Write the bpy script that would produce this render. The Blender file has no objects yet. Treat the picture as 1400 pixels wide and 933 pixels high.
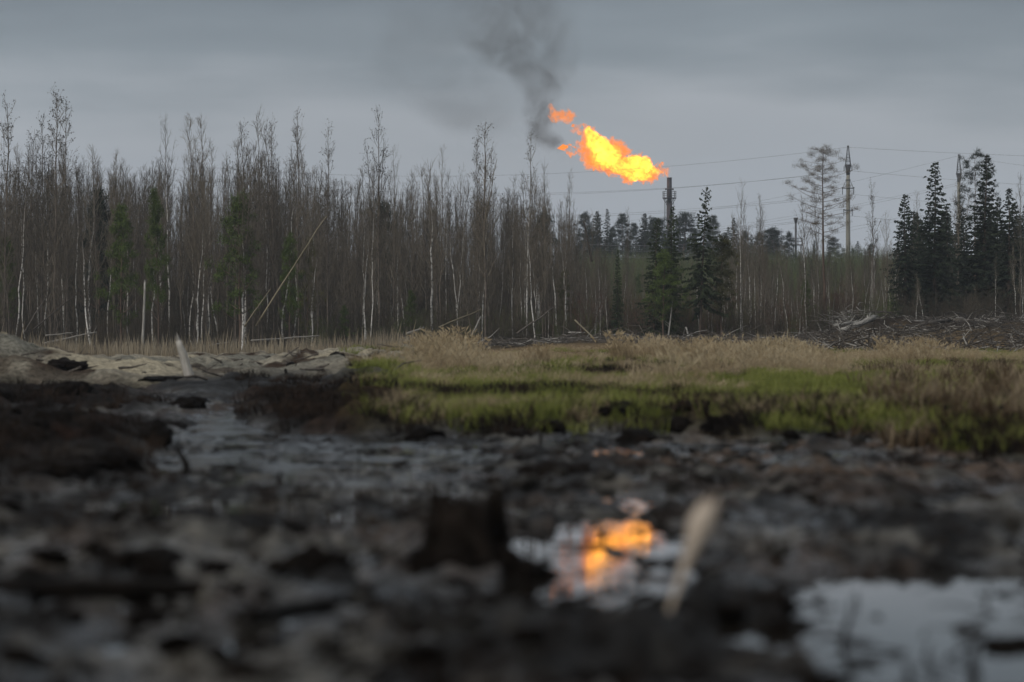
import bpy, bmesh, math, random
import numpy as np
from math import radians, pi, sin, cos
from mathutils import Vector, Matrix

SC = bpy.context.scene
COL = SC.collection
random.seed(7)
RNG = np.random.default_rng(11)

# ------------------------------------------------------------------ camera
F = 100.0 / 36.0 * 1400.0          # focal length in photograph pixels
HZ = 474.0                         # pixel row of the horizon
CAMZ = 0.8
cam_d = bpy.data.cameras.new('camera')
cam = bpy.data.objects.new('camera', cam_d)
COL.objects.link(cam)
cam_d.sensor_width = 36
cam_d.lens = 100
cam_d.clip_start = 0.1
cam_d.clip_end = 12000
cam.location = (0, 0, CAMZ)
cam.rotation_euler = (radians(90) + math.atan((HZ - 466.5) / F), 0, 0)
cam_d.dof.use_dof = True
cam_d.dof.focus_distance = 175
cam_d.dof.aperture_fstop = 1.9
cam_d.dof.aperture_blades = 9
SC.camera = cam

# ------------------------------------------------------------------ sky, sun, exposure
SUN_EL, SUN_AZ = radians(38), radians(-140)      # behind the camera, to the left
world = bpy.data.worlds.new('World')
SC.world = world
world.use_nodes = True
wn, wl = world.node_tree.nodes, world.node_tree.links
wn.clear()


def N(nodes, kind, **kw):
    n = nodes.new(kind)
    for k, v in kw.items():
        if k == 'inp':
            for a, b in v.items():
                n.inputs[a].default_value = b
        else:
            setattr(n, k, v)
    return n


def ramp(nodes, stops, interp='LINEAR'):
    r = nodes.new('ShaderNodeValToRGB')
    r.color_ramp.interpolation = interp
    e = r.color_ramp.elements
    while len(e) < len(stops):
        e.new(0.5)
    for i, (p, c) in enumerate(stops):
        e[i].position = p
        e[i].color = (c[0], c[1], c[2], 1) if hasattr(c, '__len__') else (c, c, c, 1)
    return r


def srgb(r, g, b):
    f = lambda v: (v / 255 / 12.92) if v <= 10 else ((v / 255 + .055) / 1.055) ** 2.4
    return (f(r), f(g), f(b))


tc = N(wn, 'ShaderNodeTexCoord')
sep = N(wn, 'ShaderNodeSeparateXYZ')
wl.new(tc.outputs['Generated'], sep.inputs[0])
mp = N(wn, 'ShaderNodeMapping')
mp.inputs['Scale'].default_value = (3.0, 3.0, 16.0)
wl.new(tc.outputs['Generated'], mp.inputs[0])
cn = N(wn, 'ShaderNodeTexNoise', inp={'Scale': 2.4, 'Detail': 5.0, 'Roughness': 0.5})
wl.new(mp.outputs[0], cn.inputs['Vector'])
off = N(wn, 'ShaderNodeMath', operation='MULTIPLY_ADD', inp={1: 0.075, 2: -0.0375})
wl.new(cn.outputs['Fac'], off.inputs[0])
addz = N(wn, 'ShaderNodeMath', operation='ADD')
wl.new(sep.outputs['Z'], addz.inputs[0])
wl.new(off.outputs[0], addz.inputs[1])
cr = ramp(wn, [(0.0, srgb(140, 147, 155)), (0.045, srgb(156, 162, 170)), (0.075, srgb(157, 162, 168)),
               (0.10, srgb(122, 131, 138)), (0.130, srgb(101, 110, 118)), (0.30, srgb(114, 121, 128)),
               (0.6, srgb(152, 156, 161)), (1.0, srgb(162, 165, 169))])
wl.new(addz.outputs[0], cr.inputs[0])
cn2 = N(wn, 'ShaderNodeTexNoise', inp={'Scale': 1.3, 'Detail': 4.0})
mp2 = N(wn, 'ShaderNodeMapping')
mp2.inputs['Scale'].default_value = (2.0, 2.0, 7.0)
wl.new(tc.outputs['Generated'], mp2.inputs[0])
wl.new(mp2.outputs[0], cn2.inputs['Vector'])
cmul = ramp(wn, [(0.25, 0.84), (0.75, 1.12)])
wl.new(cn2.outputs['Fac'], cmul.inputs[0])
cmx = N(wn, 'ShaderNodeMix', data_type='RGBA', blend_type='MULTIPLY')
cmx.inputs[0].default_value = 1.0
wl.new(cr.outputs[0], cmx.inputs[6])
wl.new(cmul.outputs[0], cmx.inputs[7])
bg_cloud = N(wn, 'ShaderNodeBackground', inp={'Strength': 1.40})
wl.new(cmx.outputs[2], bg_cloud.inputs[0])
sky = N(wn, 'ShaderNodeTexSky', sky_type='NISHITA', sun_disc=False)
sky.sun_elevation = SUN_EL
sky.sun_rotation = SUN_AZ
bg_sky = N(wn, 'ShaderNodeBackground', inp={'Strength': 0.05})
wl.new(sky.outputs[0], bg_sky.inputs[0])
wmix = N(wn, 'ShaderNodeMixShader', inp={0: 0.93})          # thick cloud cover over the clear sky
wl.new(bg_sky.outputs[0], wmix.inputs[1])
wl.new(bg_cloud.outputs[0], wmix.inputs[2])
wout = N(wn, 'ShaderNodeOutputWorld')
wl.new(wmix.outputs[0], wout.inputs['Surface'])

sun_d = bpy.data.lights.new('sun', 'SUN')
sun_d.energy = 1.5
sun_d.angle = radians(14)
sun_d.color = (1.0, 0.95, 0.87)
sun = bpy.data.objects.new('sun', sun_d)
COL.objects.link(sun)
sdir = Vector((sin(SUN_AZ) * cos(SUN_EL), cos(SUN_AZ) * cos(SUN_EL), sin(SUN_EL)))
sun.rotation_euler = sdir.to_track_quat('Z', 'Y').to_euler()
sun.location = (-20, -30, 60)

SC.view_settings.view_transform = 'Standard'
SC.view_settings.look = 'None'
SC.view_settings.exposure = 0.0
SC.view_settings.gamma = 1.0
SC.view_settings.use_curve_mapping = False
cy = SC.cycles
cy.max_bounces = 5
cy.diffuse_bounces = 2
cy.glossy_bounces = 2
cy.transmission_bounces = 2
cy.volume_bounces = 0
cy.sample_clamp_indirect = 4.0
cy.use_denoising = True
cy.volume_max_steps = 256
cy.use_adaptive_sampling = True
cy.adaptive_threshold = 0.015


# ------------------------------------------------------------------ noise
def _hash(ix, iy, iz, seed):
    h = (ix.astype(np.int64) * 374761393 + iy.astype(np.int64) * 668265263 + iz.astype(np.int64) * 2147483647 + seed * 974634777) & 0xffffffff
    h = ((h ^ (h >> 13)) * 1274126177) & 0xffffffff
    h = ((h ^ (h >> 15)) * 2246822519) & 0xffffffff
    return ((h ^ (h >> 16)) & 0xffff) / 32767.5 - 1.0


def noise2(x, y, seed=0):
    fx, fy = np.floor(x), np.floor(y)
    tx, ty = x - fx, y - fy
    tx, ty = tx * tx * (3 - 2 * tx), ty * ty * (3 - 2 * ty)
    z = np.zeros_like(fx)
    a = _hash(fx, fy, z, seed); b = _hash(fx + 1, fy, z, seed)
    c = _hash(fx, fy + 1, z, seed); d = _hash(fx + 1, fy + 1, z, seed)
    return (a * (1 - tx) + b * tx) * (1 - ty) + (c * (1 - tx) + d * tx) * ty


def noise3(x, y, z, seed=0):
    fz = np.floor(z)
    tz = z - fz
    tz = tz * tz * (3 - 2 * tz)
    fx, fy = np.floor(x), np.floor(y)
    tx, ty = x - fx, y - fy
    tx, ty = tx * tx * (3 - 2 * tx), ty * ty * (3 - 2 * ty)
    r = []
    for k in (0, 1):
        a = _hash(fx, fy, fz + k, seed); b = _hash(fx + 1, fy, fz + k, seed)
        c = _hash(fx, fy + 1, fz + k, seed); d = _hash(fx + 1, fy + 1, fz + k, seed)
        r.append((a * (1 - tx) + b * tx) * (1 - ty) + (c * (1 - tx) + d * tx) * ty)
    return r[0] * (1 - tz) + r[1] * tz


def fbm2(x, y, octv=4, seed=0, gain=0.5):
    s, a, t = 0, 1.0, 0
    for k in range(octv):
        s = s + a * noise2(x * 2 ** k + 13.7 * k, y * 2 ** k + 7.1 * k, seed + k)
        t += a
        a *= gain
    return s / t * 1.4


def fbm3(x, y, z, octv=4, seed=0, gain=0.5):
    s, a, t = 0, 1.0, 0
    for k in range(octv):
        s = s + a * noise3(x * 2 ** k + 13.7 * k, y * 2 ** k + 7.1 * k, z * 2 ** k + 3.3 * k, seed + k)
        t += a
        a *= gain
    return s / t * 1.4


def S(a, b, v):
    t = np.clip((v - a) / (b - a), 0, 1)
    return t * t * (3 - 2 * t)


# ------------------------------------------------------------------ terrain
def blob(px, y, pc, yc, pw, yw, p=2.0):
    """1 inside an ellipse given by its direction from the camera and its distance"""
    r = (np.abs((px - pc) / pw) ** p + np.abs((y - yc) / yw) ** p)
    return np.clip(1.35 - r, 0, 1)


def terrain(x, y, full=False):
    x = np.asarray(x, float); y = np.asarray(y, float)
    px = 700 + F * x / np.maximum(y, 4.0)
    n_b = fbm2(x * 0.35, y * 0.35, 3, 5)
    n_m = fbm2(x * 1.3, y * 1.3, 4, 21)
    n_s = fbm2(x * 5.5, y * 5.5, 3, 41)
    n_e = fbm2(x * 0.8, y * 0.25, 3, 61)
    pxn = px + 45 * n_m
    left_peat = S(270, 130, pxn) * S(15, 22, y + 2 * n_b) * S(52, 43, y)
    left_peat = left_peat * (.15 + .85 * S(-.45, -.05, fbm2(x * .9, y * .22, 4, 421)))
    mid_peat = S(320, 390, pxn) * S(580, 520, pxn) * S(25, 28, y + n_m) * S(52, 45, y)
    black = S(210, 280, pxn) * S(600, 520, pxn) * S(41, 44, y) * S(57, 51, y)
    ye = 25.0 + 1.6 * n_e - 6.0 * S(1180, 1400, px)
    grass = S(ye, ye + 1.2, y) * S(470, 560, pxn) * S(175, 150, y)
    sand = S(600, 500, px + 60 * n_m) * S(47, 54, y + 3 * n_m) * S(105, 85, y)
    sand = sand * (1 - black * .7)
    bank = S(1085, 1210, px) * S(98, 140, y) * S(260, 220, y)
    forest = S(118, 140, y + 6 * n_m)
    slope = S(215, 250, y)
    rust = S(820, 1000, pxn) * S(15.5, 17.5, y + n_m) * S(26, 23, y)
    mud = (1 - left_peat) * (1 - mid_peat) * (1 - black) * (1 - grass) * S(48, 44, y)
    # open water
    pool_l = np.maximum(blob(px, y, 370, 30, 95, 14) * S(350, 330, px - 90 * S(28, 24, y)), blob(px, y, 380, 21.5, 190, 5.5))
    pool_f = np.maximum(blob(px, y, 850, 10.75, 105, 2.45, 4), blob(px, y, 730, 10.6, 46, 2.2)) * (.40 + .85 * S(-.38, .12, fbm2(x * 2.6, y * .9, 4, 401)))
    pool_r = np.maximum(blob(px, y, 1265, 8.45, 185, 1.75, 3) * np.clip(.50 + .8 * S(-.60, -.15, fbm2(x * 3.0, y * 1.3, 4, 431)), 0, 1), blob(px, y, 1310, 6.0, 190, 1.5, 3))
    pool_l = pool_l * np.clip(.25 + 1.1 * S(-.25, .3, fbm2(x * 1.7, y * .7, 4, 411)), 0, 1)
    pool_c = blob(px, y, 1010, 7.7, 75, 0.6) + blob(px, y, 560, 15.5, 120, 0.8) + blob(px, y, 800, 15.8, 90, .55) \
        + blob(px, y, 170, 8.6, 120, .4) + blob(px, y, 330, 7.4, 60, .35) + blob(px, y, 590, 20.5, 110, 1.3) \
        + blob(px, y, 730, 9.2, 50, .7) + blob(px, y, 210, 13.0, 60, .7) + blob(px, y, 520, 10.7, 60, .5) + blob(px, y, 470, 13.0, 60, .5)
    pool = np.clip(pool_l + pool_f + pool_r + np.clip(pool_c, 0, 1), 0, 1)
    near = S(16, 8, y)
    n_f = fbm2(x * 14.0, y * 9.0, 3, 51)
    midd = S(12, 15, y) * S(32, 26, y)
    z = 0.021 + 0.040 * n_m * (1 - .25 * near) + 0.042 * n_s + 0.018 * n_b + 0.030 * n_f - 0.034 * midd * (1 - .7 * S(1000, 1150, px))
    z = z + near * 0.012
    z = np.where(z > 0.03, 0.03 + (z - 0.03) * 1.25, z)
    ridge = blob(px, y, 1250, 13.5, 330, 2.3) * 0.07 + blob(px, y, 845, 15.3, 150, 1.5) * .05 + blob(px, y, 800, 7.25, 230, .5) * .05 + blob(px, y, 120, 10.6, 190, .8) * .07
    z = z + ridge * (0.8 + .5 * n_m) - 0.17 * pool * (0.85 + 0.35 * n_m)
    z = z * mud + (1 - mud) * 0.06
    z = z + left_peat * (0.055 + 0.12 * n_m + 0.075 * n_s + 0.03 * n_f + 0.05 * n_b)
    z = z + mid_peat * (0.07 + 0.07 * n_m + 0.03 * n_s)
    z = z + black * (0.10 + 0.08 * n_m + 0.05 * n_b)
    z = z + grass * (0.10 + 0.05 * n_m + 0.25 * S(30, 75, y) + 0.05 * n_b)
    n_d = fbm2(x * 0.22, y * 0.12, 4, 77)
    z = z + sand * (0.34 + 0.26 * n_d + 0.15 * fbm2(x * 1.1, y * .5, 5, 80) + 0.07 * fbm2(x * 3.4, y * 1.4, 3, 85) + 0.34 * S(150, 0, px) + .25 * S(60, 0, px))
    z = z + bank * (0.95 + 0.34 * fbm2(x * .35, y * .2, 5, 90) + .16 * fbm2(x * 1.3, y * .5, 4, 95))
    z = z + S(60, 150, y) * (0.25 + 0.35 * S(640, 800, px)) * (1 - .6 * sand)
    z = z + 0.10 * forest * n_m
    z = z + 11.3 * S(190, 470, y) + S(500, 1500, y) * 4 * n_b
    z = np.where(y < 4, z * 0.3 + 0.05, z)
    if not full:
        return z
    return z, dict(left_peat=left_peat, mid_peat=mid_peat, black=black, grass=grass, sand=sand, bank=bank, forest=forest,
                   slope=slope, rust=rust, mud=mud, pool=pool, n_m=n_m, n_s=n_s, n_b=n_b, n_d=n_d, px=px)


def ground(x, y):
    return float(terrain(np.array([x]), np.array([y]))[0])


def wx(px, d):
    return (px - 700) / F * d


def wz(py, d):
    return CAMZ + (HZ - py) / F * d


def at(px, py):
    """point of the flat ground (z about 0) seen at a pixel"""
    d = CAMZ * F / (py - HZ)
    return wx(px, d), d


# ------------------------------------------------------------------ helpers
def tag(o, label=None, cat=None, group=None, kind=None):
    for k, v in (('label', label), ('category', cat), ('group', group), ('kind', kind)):
        if v:
            o[k] = v
    return o


def empty(name, loc, rz=0.0, scale=None):
    o = bpy.data.objects.new(name, None)
    COL.objects.link(o)
    o.location = loc
    o.rotation_euler = (0, 0, rz)
    o.empty_display_size = 0.2
    if scale is not None:
        o.scale = (scale,) * 3 if not hasattr(scale, '__len__') else scale
    return o


def copy_tree(o, parent=None):
    c = o.copy()
    COL.objects.link(c)
    if parent is not None:
        c.parent = parent
    for ch in list(o.children):
        copy_tree(ch, c)
    return c


class MB:
    """collects numpy verts and faces and builds ONE mesh"""
    def __init__(self):
        self.v, self.f, self.m, self.a, self.n = [], [], [], [], 0

    def add(self, v, f, mat=0, att=0.0):
        v = np.asarray(v, float).reshape(-1, 3)
        f = np.asarray(f, int)
        self.v.append(v)
        self.f.append(f + self.n)
        self.m.append(np.full(len(f), mat))
        self.a.append(np.full(len(v), att) if np.isscalar(att) else np.asarray(att, float))
        self.n += len(v)

    def box(self, c, s, rot=None, mat=0, att=0.0):
        c = np.array(c, float)
        s = np.array(s, float) / 2
        p = np.array([[a, b, d] for a in (-1, 1) for b in (-1, 1) for d in (-1, 1)], float) * s
        if rot is not None:
            p = p @ np.array(rot.to_matrix()).T
        self.add(p + c, [[0, 1, 3, 2], [4, 6, 7, 5], [0, 4, 5, 1], [2, 3, 7, 6], [0, 2, 6, 4], [1, 5, 7, 3]], mat, att)

    def tubes(self, P, R, k=3, mat=0, att=0.0, cap=False):
        P = np.asarray(P, float)
        if P.ndim == 2:
            P = P[None]
        R = np.asarray(R, float)
        if R.ndim == 1:
            R = np.repeat(R[None], len(P), 0)
        B, n, _ = P.shape
        T = np.gradient(P, axis=1)
        T /= np.linalg.norm(T, axis=2, keepdims=True) + 1e-9
        ref = np.where(np.abs(T[:, :1, 2:3]) > 0.8, np.array([1.0, 0, 0]), np.array([0, 0, 1.0]))
        ref = np.repeat(ref, n, 1)
        U = np.cross(T, ref)
        U /= np.linalg.norm(U, axis=2, keepdims=True) + 1e-9
        V = np.cross(T, U)
        ang = np.arange(k) / k * 2 * pi
        ring = (np.cos(ang)[None, None, :, None] * U[:, :, None] + np.sin(ang)[None, None, :, None] * V[:, :, None]) * R[:, :, None, None] + P[:, :, None]
        idx = np.arange(B * n * k).reshape(B, n, k)
        a = idx[:, :-1]; b = idx[:, 1:]
        f = np.stack([a, np.roll(a, -1, 2), np.roll(b, -1, 2), b], -1).reshape(-1, 4)
        if not np.isscalar(att):
            att = np.repeat(np.asarray(att, float).reshape(B, n), k)
        base = self.n
        self.add(ring.reshape(-1, 3), f, mat, att)
        if cap:
            for i in range(B):
                self.f.append(np.array([list(idx[i, -1])]) + base)
                self.m.append(np.array([mat]))
                self.f.append(np.array([list(idx[i, 0][::-1])]) + base)
                self.m.append(np.array([mat]))
        return self

    def data(self, name, mats, smooth=False):
        me = bpy.data.meshes.new(name)
        v = np.concatenate(self.v)
        loops = np.concatenate([f.ravel() for f in self.f])
        tot = np.concatenate([np.full(len(f), f.shape[1]) for f in self.f])
        start = np.concatenate([[0], np.cumsum(tot)[:-1]])
        me.vertices.add(len(v))
        me.vertices.foreach_set('co', v.ravel())
        me.loops.add(len(loops))
        me.loops.foreach_set('vertex_index', loops.astype(np.int32))
        me.polygons.add(len(tot))
        me.polygons.foreach_set('loop_start', start.astype(np.int32))
        me.polygons.foreach_set('material_index', np.concatenate(self.m).astype(np.int32))
        if smooth:
            me.polygons.foreach_set('use_smooth', np.ones(len(tot), bool))
        at_ = me.attributes.new('tone', 'FLOAT', 'POINT')
        at_.data.foreach_set('value', np.concatenate(self.a).astype(np.float32))
        for m in (mats if isinstance(mats, (list, tuple)) else [mats]):
            me.materials.append(m)
        me.update(calc_edges=True)
        return me

    def build(self, name, mats, parent=None, smooth=False, link=True):
        o = bpy.data.objects.new(name, self.data(name, mats, smooth))
        if link:
            COL.objects.link(o)
        if parent is not None:
            o.parent = parent
        return o


# ------------------------------------------------------------------ materials
def mat_new(name):
    m = bpy.data.materials.new(name)
    m.use_nodes = True
    nt = m.node_tree
    nt.nodes.clear()
    out = nt.nodes.new('ShaderNodeOutputMaterial')
    return m, nt.nodes, nt.links, out


def mat_basic(name, c1, c2, scale=3.0, rough=0.85, c3=None, bump=0.0, spread=(0.35, 0.65), var=0.25, stretch=None, spec=0.3, detail=4.0, metal=0.0):
    """two or three colours broken by noise in object space; each object a little lighter or darker"""
    m, n, l, out = mat_new(name)
    b = N(n, 'ShaderNodeBsdfPrincipled', inp={'Roughness': rough, 'Specular IOR Level': spec, 'Metallic': metal})
    t = N(n, 'ShaderNodeTexCoord')
    mpn = N(n, 'ShaderNodeMapping')
    if stretch:
        mpn.inputs['Scale'].default_value = stretch
    l.new(t.outputs['Object'], mpn.inputs[0])
    ns = N(n, 'ShaderNodeTexNoise', inp={'Scale': scale, 'Detail': detail, 'Roughness': 0.6})
    l.new(mpn.outputs[0], ns.inputs['Vector'])
    st = [(spread[0], c1), (spread[1], c2)]
    if c3:
        st.append((min(1, spread[1] + .12), c3))
    r = ramp(n, st)
    l.new(ns.outputs['Fac'], r.inputs[0])
    oi = N(n, 'ShaderNodeObjectInfo')
    vr = ramp(n, [(0, 1 - var), (1, 1 + var)])
    l.new(oi.outputs['Random'], vr.inputs[0])
    mx = N(n, 'ShaderNodeMix', data_type='RGBA', blend_type='MULTIPLY')
    mx.inputs[0].default_value = 1
    l.new(r.outputs[0], mx.inputs[6])
    l.new(vr.outputs[0], mx.inputs[7])
    l.new(mx.outputs[2], b.inputs['Base Color'])
    if bump:
        bp = N(n, 'ShaderNodeBump', inp={'Strength': bump, 'Distance': 0.02})
        l.new(ns.outputs['Fac'], bp.inputs['Height'])
        l.new(bp.outputs[0], b.inputs['Normal'])
    l.new(b.outputs[0], out.inputs[0])
    return m


def mat_birch(name, white, dark, brown, share):
    """papery white bark with dark bands; thin wood (tone attribute) and a share of the trees plain brown"""
    m, n, l, out = mat_new(name)
    b = N(n, 'ShaderNodeBsdfPrincipled', inp={'Roughness': 0.7, 'Specular IOR Level': 0.3})
    t = N(n, 'ShaderNodeTexCoord')
    mpn = N(n, 'ShaderNodeMapping')
    mpn.inputs['Scale'].default_value = (2.5, 2.5, 3.2)
    oi = N(n, 'ShaderNodeObjectInfo')
    l.new(t.outputs['Object'], mpn.inputs[0])
    l.new(oi.outputs['Random'], mpn.inputs['Location'])
    ns = N(n, 'ShaderNodeTexNoise', inp={'Scale': 1.6, 'Detail': 5.0, 'Roughness': 0.75})
    l.new(mpn.outputs[0], ns.inputs['Vector'])
    r = ramp(n, [(0.40, dark), (0.50, white)])
    l.new(ns.outputs['Fac'], r.inputs[0])
    at_ = N(n, 'ShaderNodeAttribute', attribute_name='tone')
    sh = N(n, 'ShaderNodeMath', operation='GREATER_THAN', inp={1: share})
    l.new(oi.outputs['Random'], sh.inputs[0])
    mxf = N(n, 'ShaderNodeMath', operation='MAXIMUM')
    l.new(at_.outputs['Fac'], mxf.inputs[0])
    l.new(sh.outputs[0], mxf.inputs[1])
    mx = N(n, 'ShaderNodeMix', data_type='RGBA')
    l.new(mxf.outputs[0], mx.inputs[0])
    l.new(r.outputs[0], mx.inputs[6])
    ns2 = N(n, 'ShaderNodeTexNoise', inp={'Scale': 3.0, 'Detail': 3.0})
    l.new(t.outputs['Object'], ns2.inputs['Vector'])
    r2 = ramp(n, [(0.3, [c * .6 for c in brown]), (0.7, [c * 1.5 for c in brown])])
    l.new(ns2.outputs['Fac'], r2.inputs[0])
    l.new(r2.outputs[0], mx.inputs[7])
    l.new(mx.outputs[2], b.inputs['Base Color'])
    l.new(b.outputs[0], out.inputs[0])
    return m


def mat_blade(name, c1, c2, c3, rough=0.8):
    """blades: colour per instance, paler to the tip by the tone attribute"""
    m, n, l, out = mat_new(name)
    b = N(n, 'ShaderNodeBsdfPrincipled', inp={'Roughness': rough, 'Specular IOR Level': 0.2})
    oi = N(n, 'ShaderNodeObjectInfo')
    r = ramp(n, [(0, c1), (0.5, c2), (1, c3)])
    at_ = N(n, 'ShaderNodeAttribute', attribute_name='tone')
    mxn = N(n, 'ShaderNodeMath', operation='MULTIPLY_ADD', inp={1: 0.5})
    hf = N(n, 'ShaderNodeMath', operation='MULTIPLY', inp={1: 0.5})
    l.new(oi.outputs['Random'], hf.inputs[0])
    l.new(at_.outputs['Fac'], mxn.inputs[0])
    l.new(hf.outputs[0], mxn.inputs[2])
    l.new(mxn.outputs[0], r.inputs[0])
    l.new(r.outputs[0], b.inputs['Base Color'])
    tr = N(n, 'ShaderNodeBsdfTranslucent')
    l.new(r.outputs[0], tr.inputs[0])
    ms = N(n, 'ShaderNodeMixShader', inp={0: 0.25})
    l.new(b.outputs[0], ms.inputs[1])
    l.new(tr.outputs[0], ms.inputs[2])
    l.new(ms.outputs[0], out.inputs[0])
    return m


M = {}
M['birch'] = mat_birch('birch_bark', (0.66, 0.63, 0.58), (0.05, 0.045, 0.04), (0.120, 0.098, 0.078), 0.24)
M['birch_white'] = mat_birch('white_birch_bark', (0.72, 0.69, 0.64), (0.05, 0.045, 0.04), (0.125, 0.105, 0.085), 0.88)
M['birch_sapling'] = mat_birch('sapling_bark', (0.58, 0.55, 0.50), (0.06, 0.05, 0.045), (0.115, 0.098, 0.078), 0.5)
M['birch_far'] = mat_birch('birch_bark_shaded', (0.34, 0.32, 0.29), (0.06, 0.05, 0.045), (0.060, 0.048, 0.038), 0.14)  # birch bark darkened in colour for the shade deep inside the thicket
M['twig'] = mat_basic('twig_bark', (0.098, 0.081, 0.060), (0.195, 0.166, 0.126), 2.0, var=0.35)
M['twig_far'] = mat_basic('twig_bark_shaded', (0.060, 0.049, 0.035), (0.128, 0.107, 0.078), 2.0, var=0.4)  # same twigs, thicket shade put into the colour of the mass behind
M['catkin'] = mat_basic('catkin', (0.028, 0.022, 0.018), (0.06, 0.05, 0.04), 8.0, var=0.2)
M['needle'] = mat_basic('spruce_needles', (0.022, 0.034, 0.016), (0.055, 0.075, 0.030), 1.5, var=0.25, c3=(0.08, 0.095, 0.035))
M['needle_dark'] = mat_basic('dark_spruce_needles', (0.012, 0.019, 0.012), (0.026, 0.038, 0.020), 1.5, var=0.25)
M['needle_pine'] = mat_basic('young_pine_needles', (0.042, 0.062, 0.014), (0.095, 0.132, 0.030), 2.0, var=0.25)
M['needle_yellow'] = mat_basic('yellowing_pine_needles', (0.055, 0.060, 0.020), (0.12, 0.11, 0.04), 2.0, var=0.2)
M['bark'] = mat_basic('conifer_bark', (0.050, 0.038, 0.03), (0.12, 0.09, 0.07), 6.0, stretch=(1, 1, .3), bump=.3)
M['bark_pine'] = mat_basic('pine_bark', (0.09, 0.06, 0.045), (0.17, 0.12, 0.09), 6.0, stretch=(1, 1, .3))
M['shrub'] = mat_basic('shrub_stems', (0.035, 0.029, 0.020), (0.100, 0.080, 0.054), 1.5, var=0.4)
M['shrub_red'] = mat_basic('reddish_stems', (0.085, 0.045, 0.034), (0.15, 0.08, 0.055), 1.5, var=0.35)
M['shrub_green'] = mat_basic('budding_stems', (0.06, 0.075, 0.025), (0.13, 0.15, 0.05), 1.5, var=0.3)
M['deadwood'] = mat_basic('grey_deadwood', (0.20, 0.185, 0.165), (0.42, 0.40, 0.36), 5.0, stretch=(4, 4, .6), bump=.3, var=.3)
M['deadwood_dark'] = mat_basic('dark_deadwood', (0.045, 0.038, 0.032), (0.14, 0.12, 0.10), 5.0, stretch=(4, 4, .6), bump=.3, var=.35)
M['wood_pale'] = mat_basic('pale_split_wood', (0.27, 0.215, 0.165), (0.50, 0.42, 0.34), 6.0, stretch=(5, 5, .5), bump=.4)
M['wood_white'] = mat_basic('bleached_wood', (0.38, 0.35, 0.30), (0.66, 0.62, 0.56), 6.0, stretch=(5, 5, .5), bump=.4)
M['wood_yellow'] = mat_basic('yellow_grey_pole', (0.16, 0.135, 0.085), (0.28, 0.24, 0.165), 4.0, stretch=(4, 4, .5))
M['peat'] = mat_basic('oily_peat', (0.004, 0.003, 0.0025), (0.012, 0.009, 0.007), 9.0, rough=.6, bump=.8, var=.35, c3=(0.03, .019, .013), spec=.03)
M['clod'] = mat_basic('wet_clay_clod', (0.008, 0.007, 0.006), (0.050, 0.046, 0.040), 10.0, rough=.6, bump=.8, var=.4, spec=.06)
M['root'] = mat_basic('tarred_root', (0.003, 0.0025, 0.002), (0.012, 0.009, 0.007), 8.0, rough=.5, bump=.5, spec=.06)
M['green'] = mat_blade('green_blades', (0.055, 0.060, 0.018), (0.170, 0.195, 0.040), (0.34, 0.34, 0.11))
M['dry'] = mat_blade('dry_blades', (0.17, 0.125, 0.07), (0.37, 0.285, 0.17), (0.55, 0.46, 0.31))
M['sedge'] = mat_blade('dead_sedge_blades', (0.020, 0.012, 0.007), (0.085, 0.055, 0.030), (0.45, 0.36, 0.24))
M['peat_tuft'] = mat_blade('dark_tuft_blades', (0.005, 0.004, 0.003), (0.016, 0.010, 0.007), (0.065, 0.040, 0.024))
M['reed'] = mat_blade('reed_stalks', (0.13, 0.10, 0.065), (0.28, 0.23, 0.16), (0.46, 0.40, 0.30))
M['concrete'] = mat_basic('pole_concrete', (0.21, 0.20, 0.165), (0.29, 0.275, 0.23), 1.2, bump=.2, var=.04, stretch=(1, 1, .3))
M['steel'] = mat_basic('weathered_steel', (0.035, 0.035, 0.04), (0.09, 0.085, 0.085), 1.5, rough=.6, var=.1, spec=.5)
M['rusty'] = mat_basic('heat_stained_steel', (0.020, 0.020, 0.032), (0.055, 0.046, 0.050), 0.7, rough=.55, var=.05, c3=(0.10, .06, .05), stretch=(1, 1, .5))
M['wire'] = mat_basic('aluminium_wire', (0.12, 0.12, 0.125), (0.18, 0.18, 0.185), 1.0, rough=.5)
M['insul'] = mat_basic('glass_insulator', (0.03, 0.035, 0.035), (0.06, 0.07, 0.07), 4.0, rough=.2)


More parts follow.
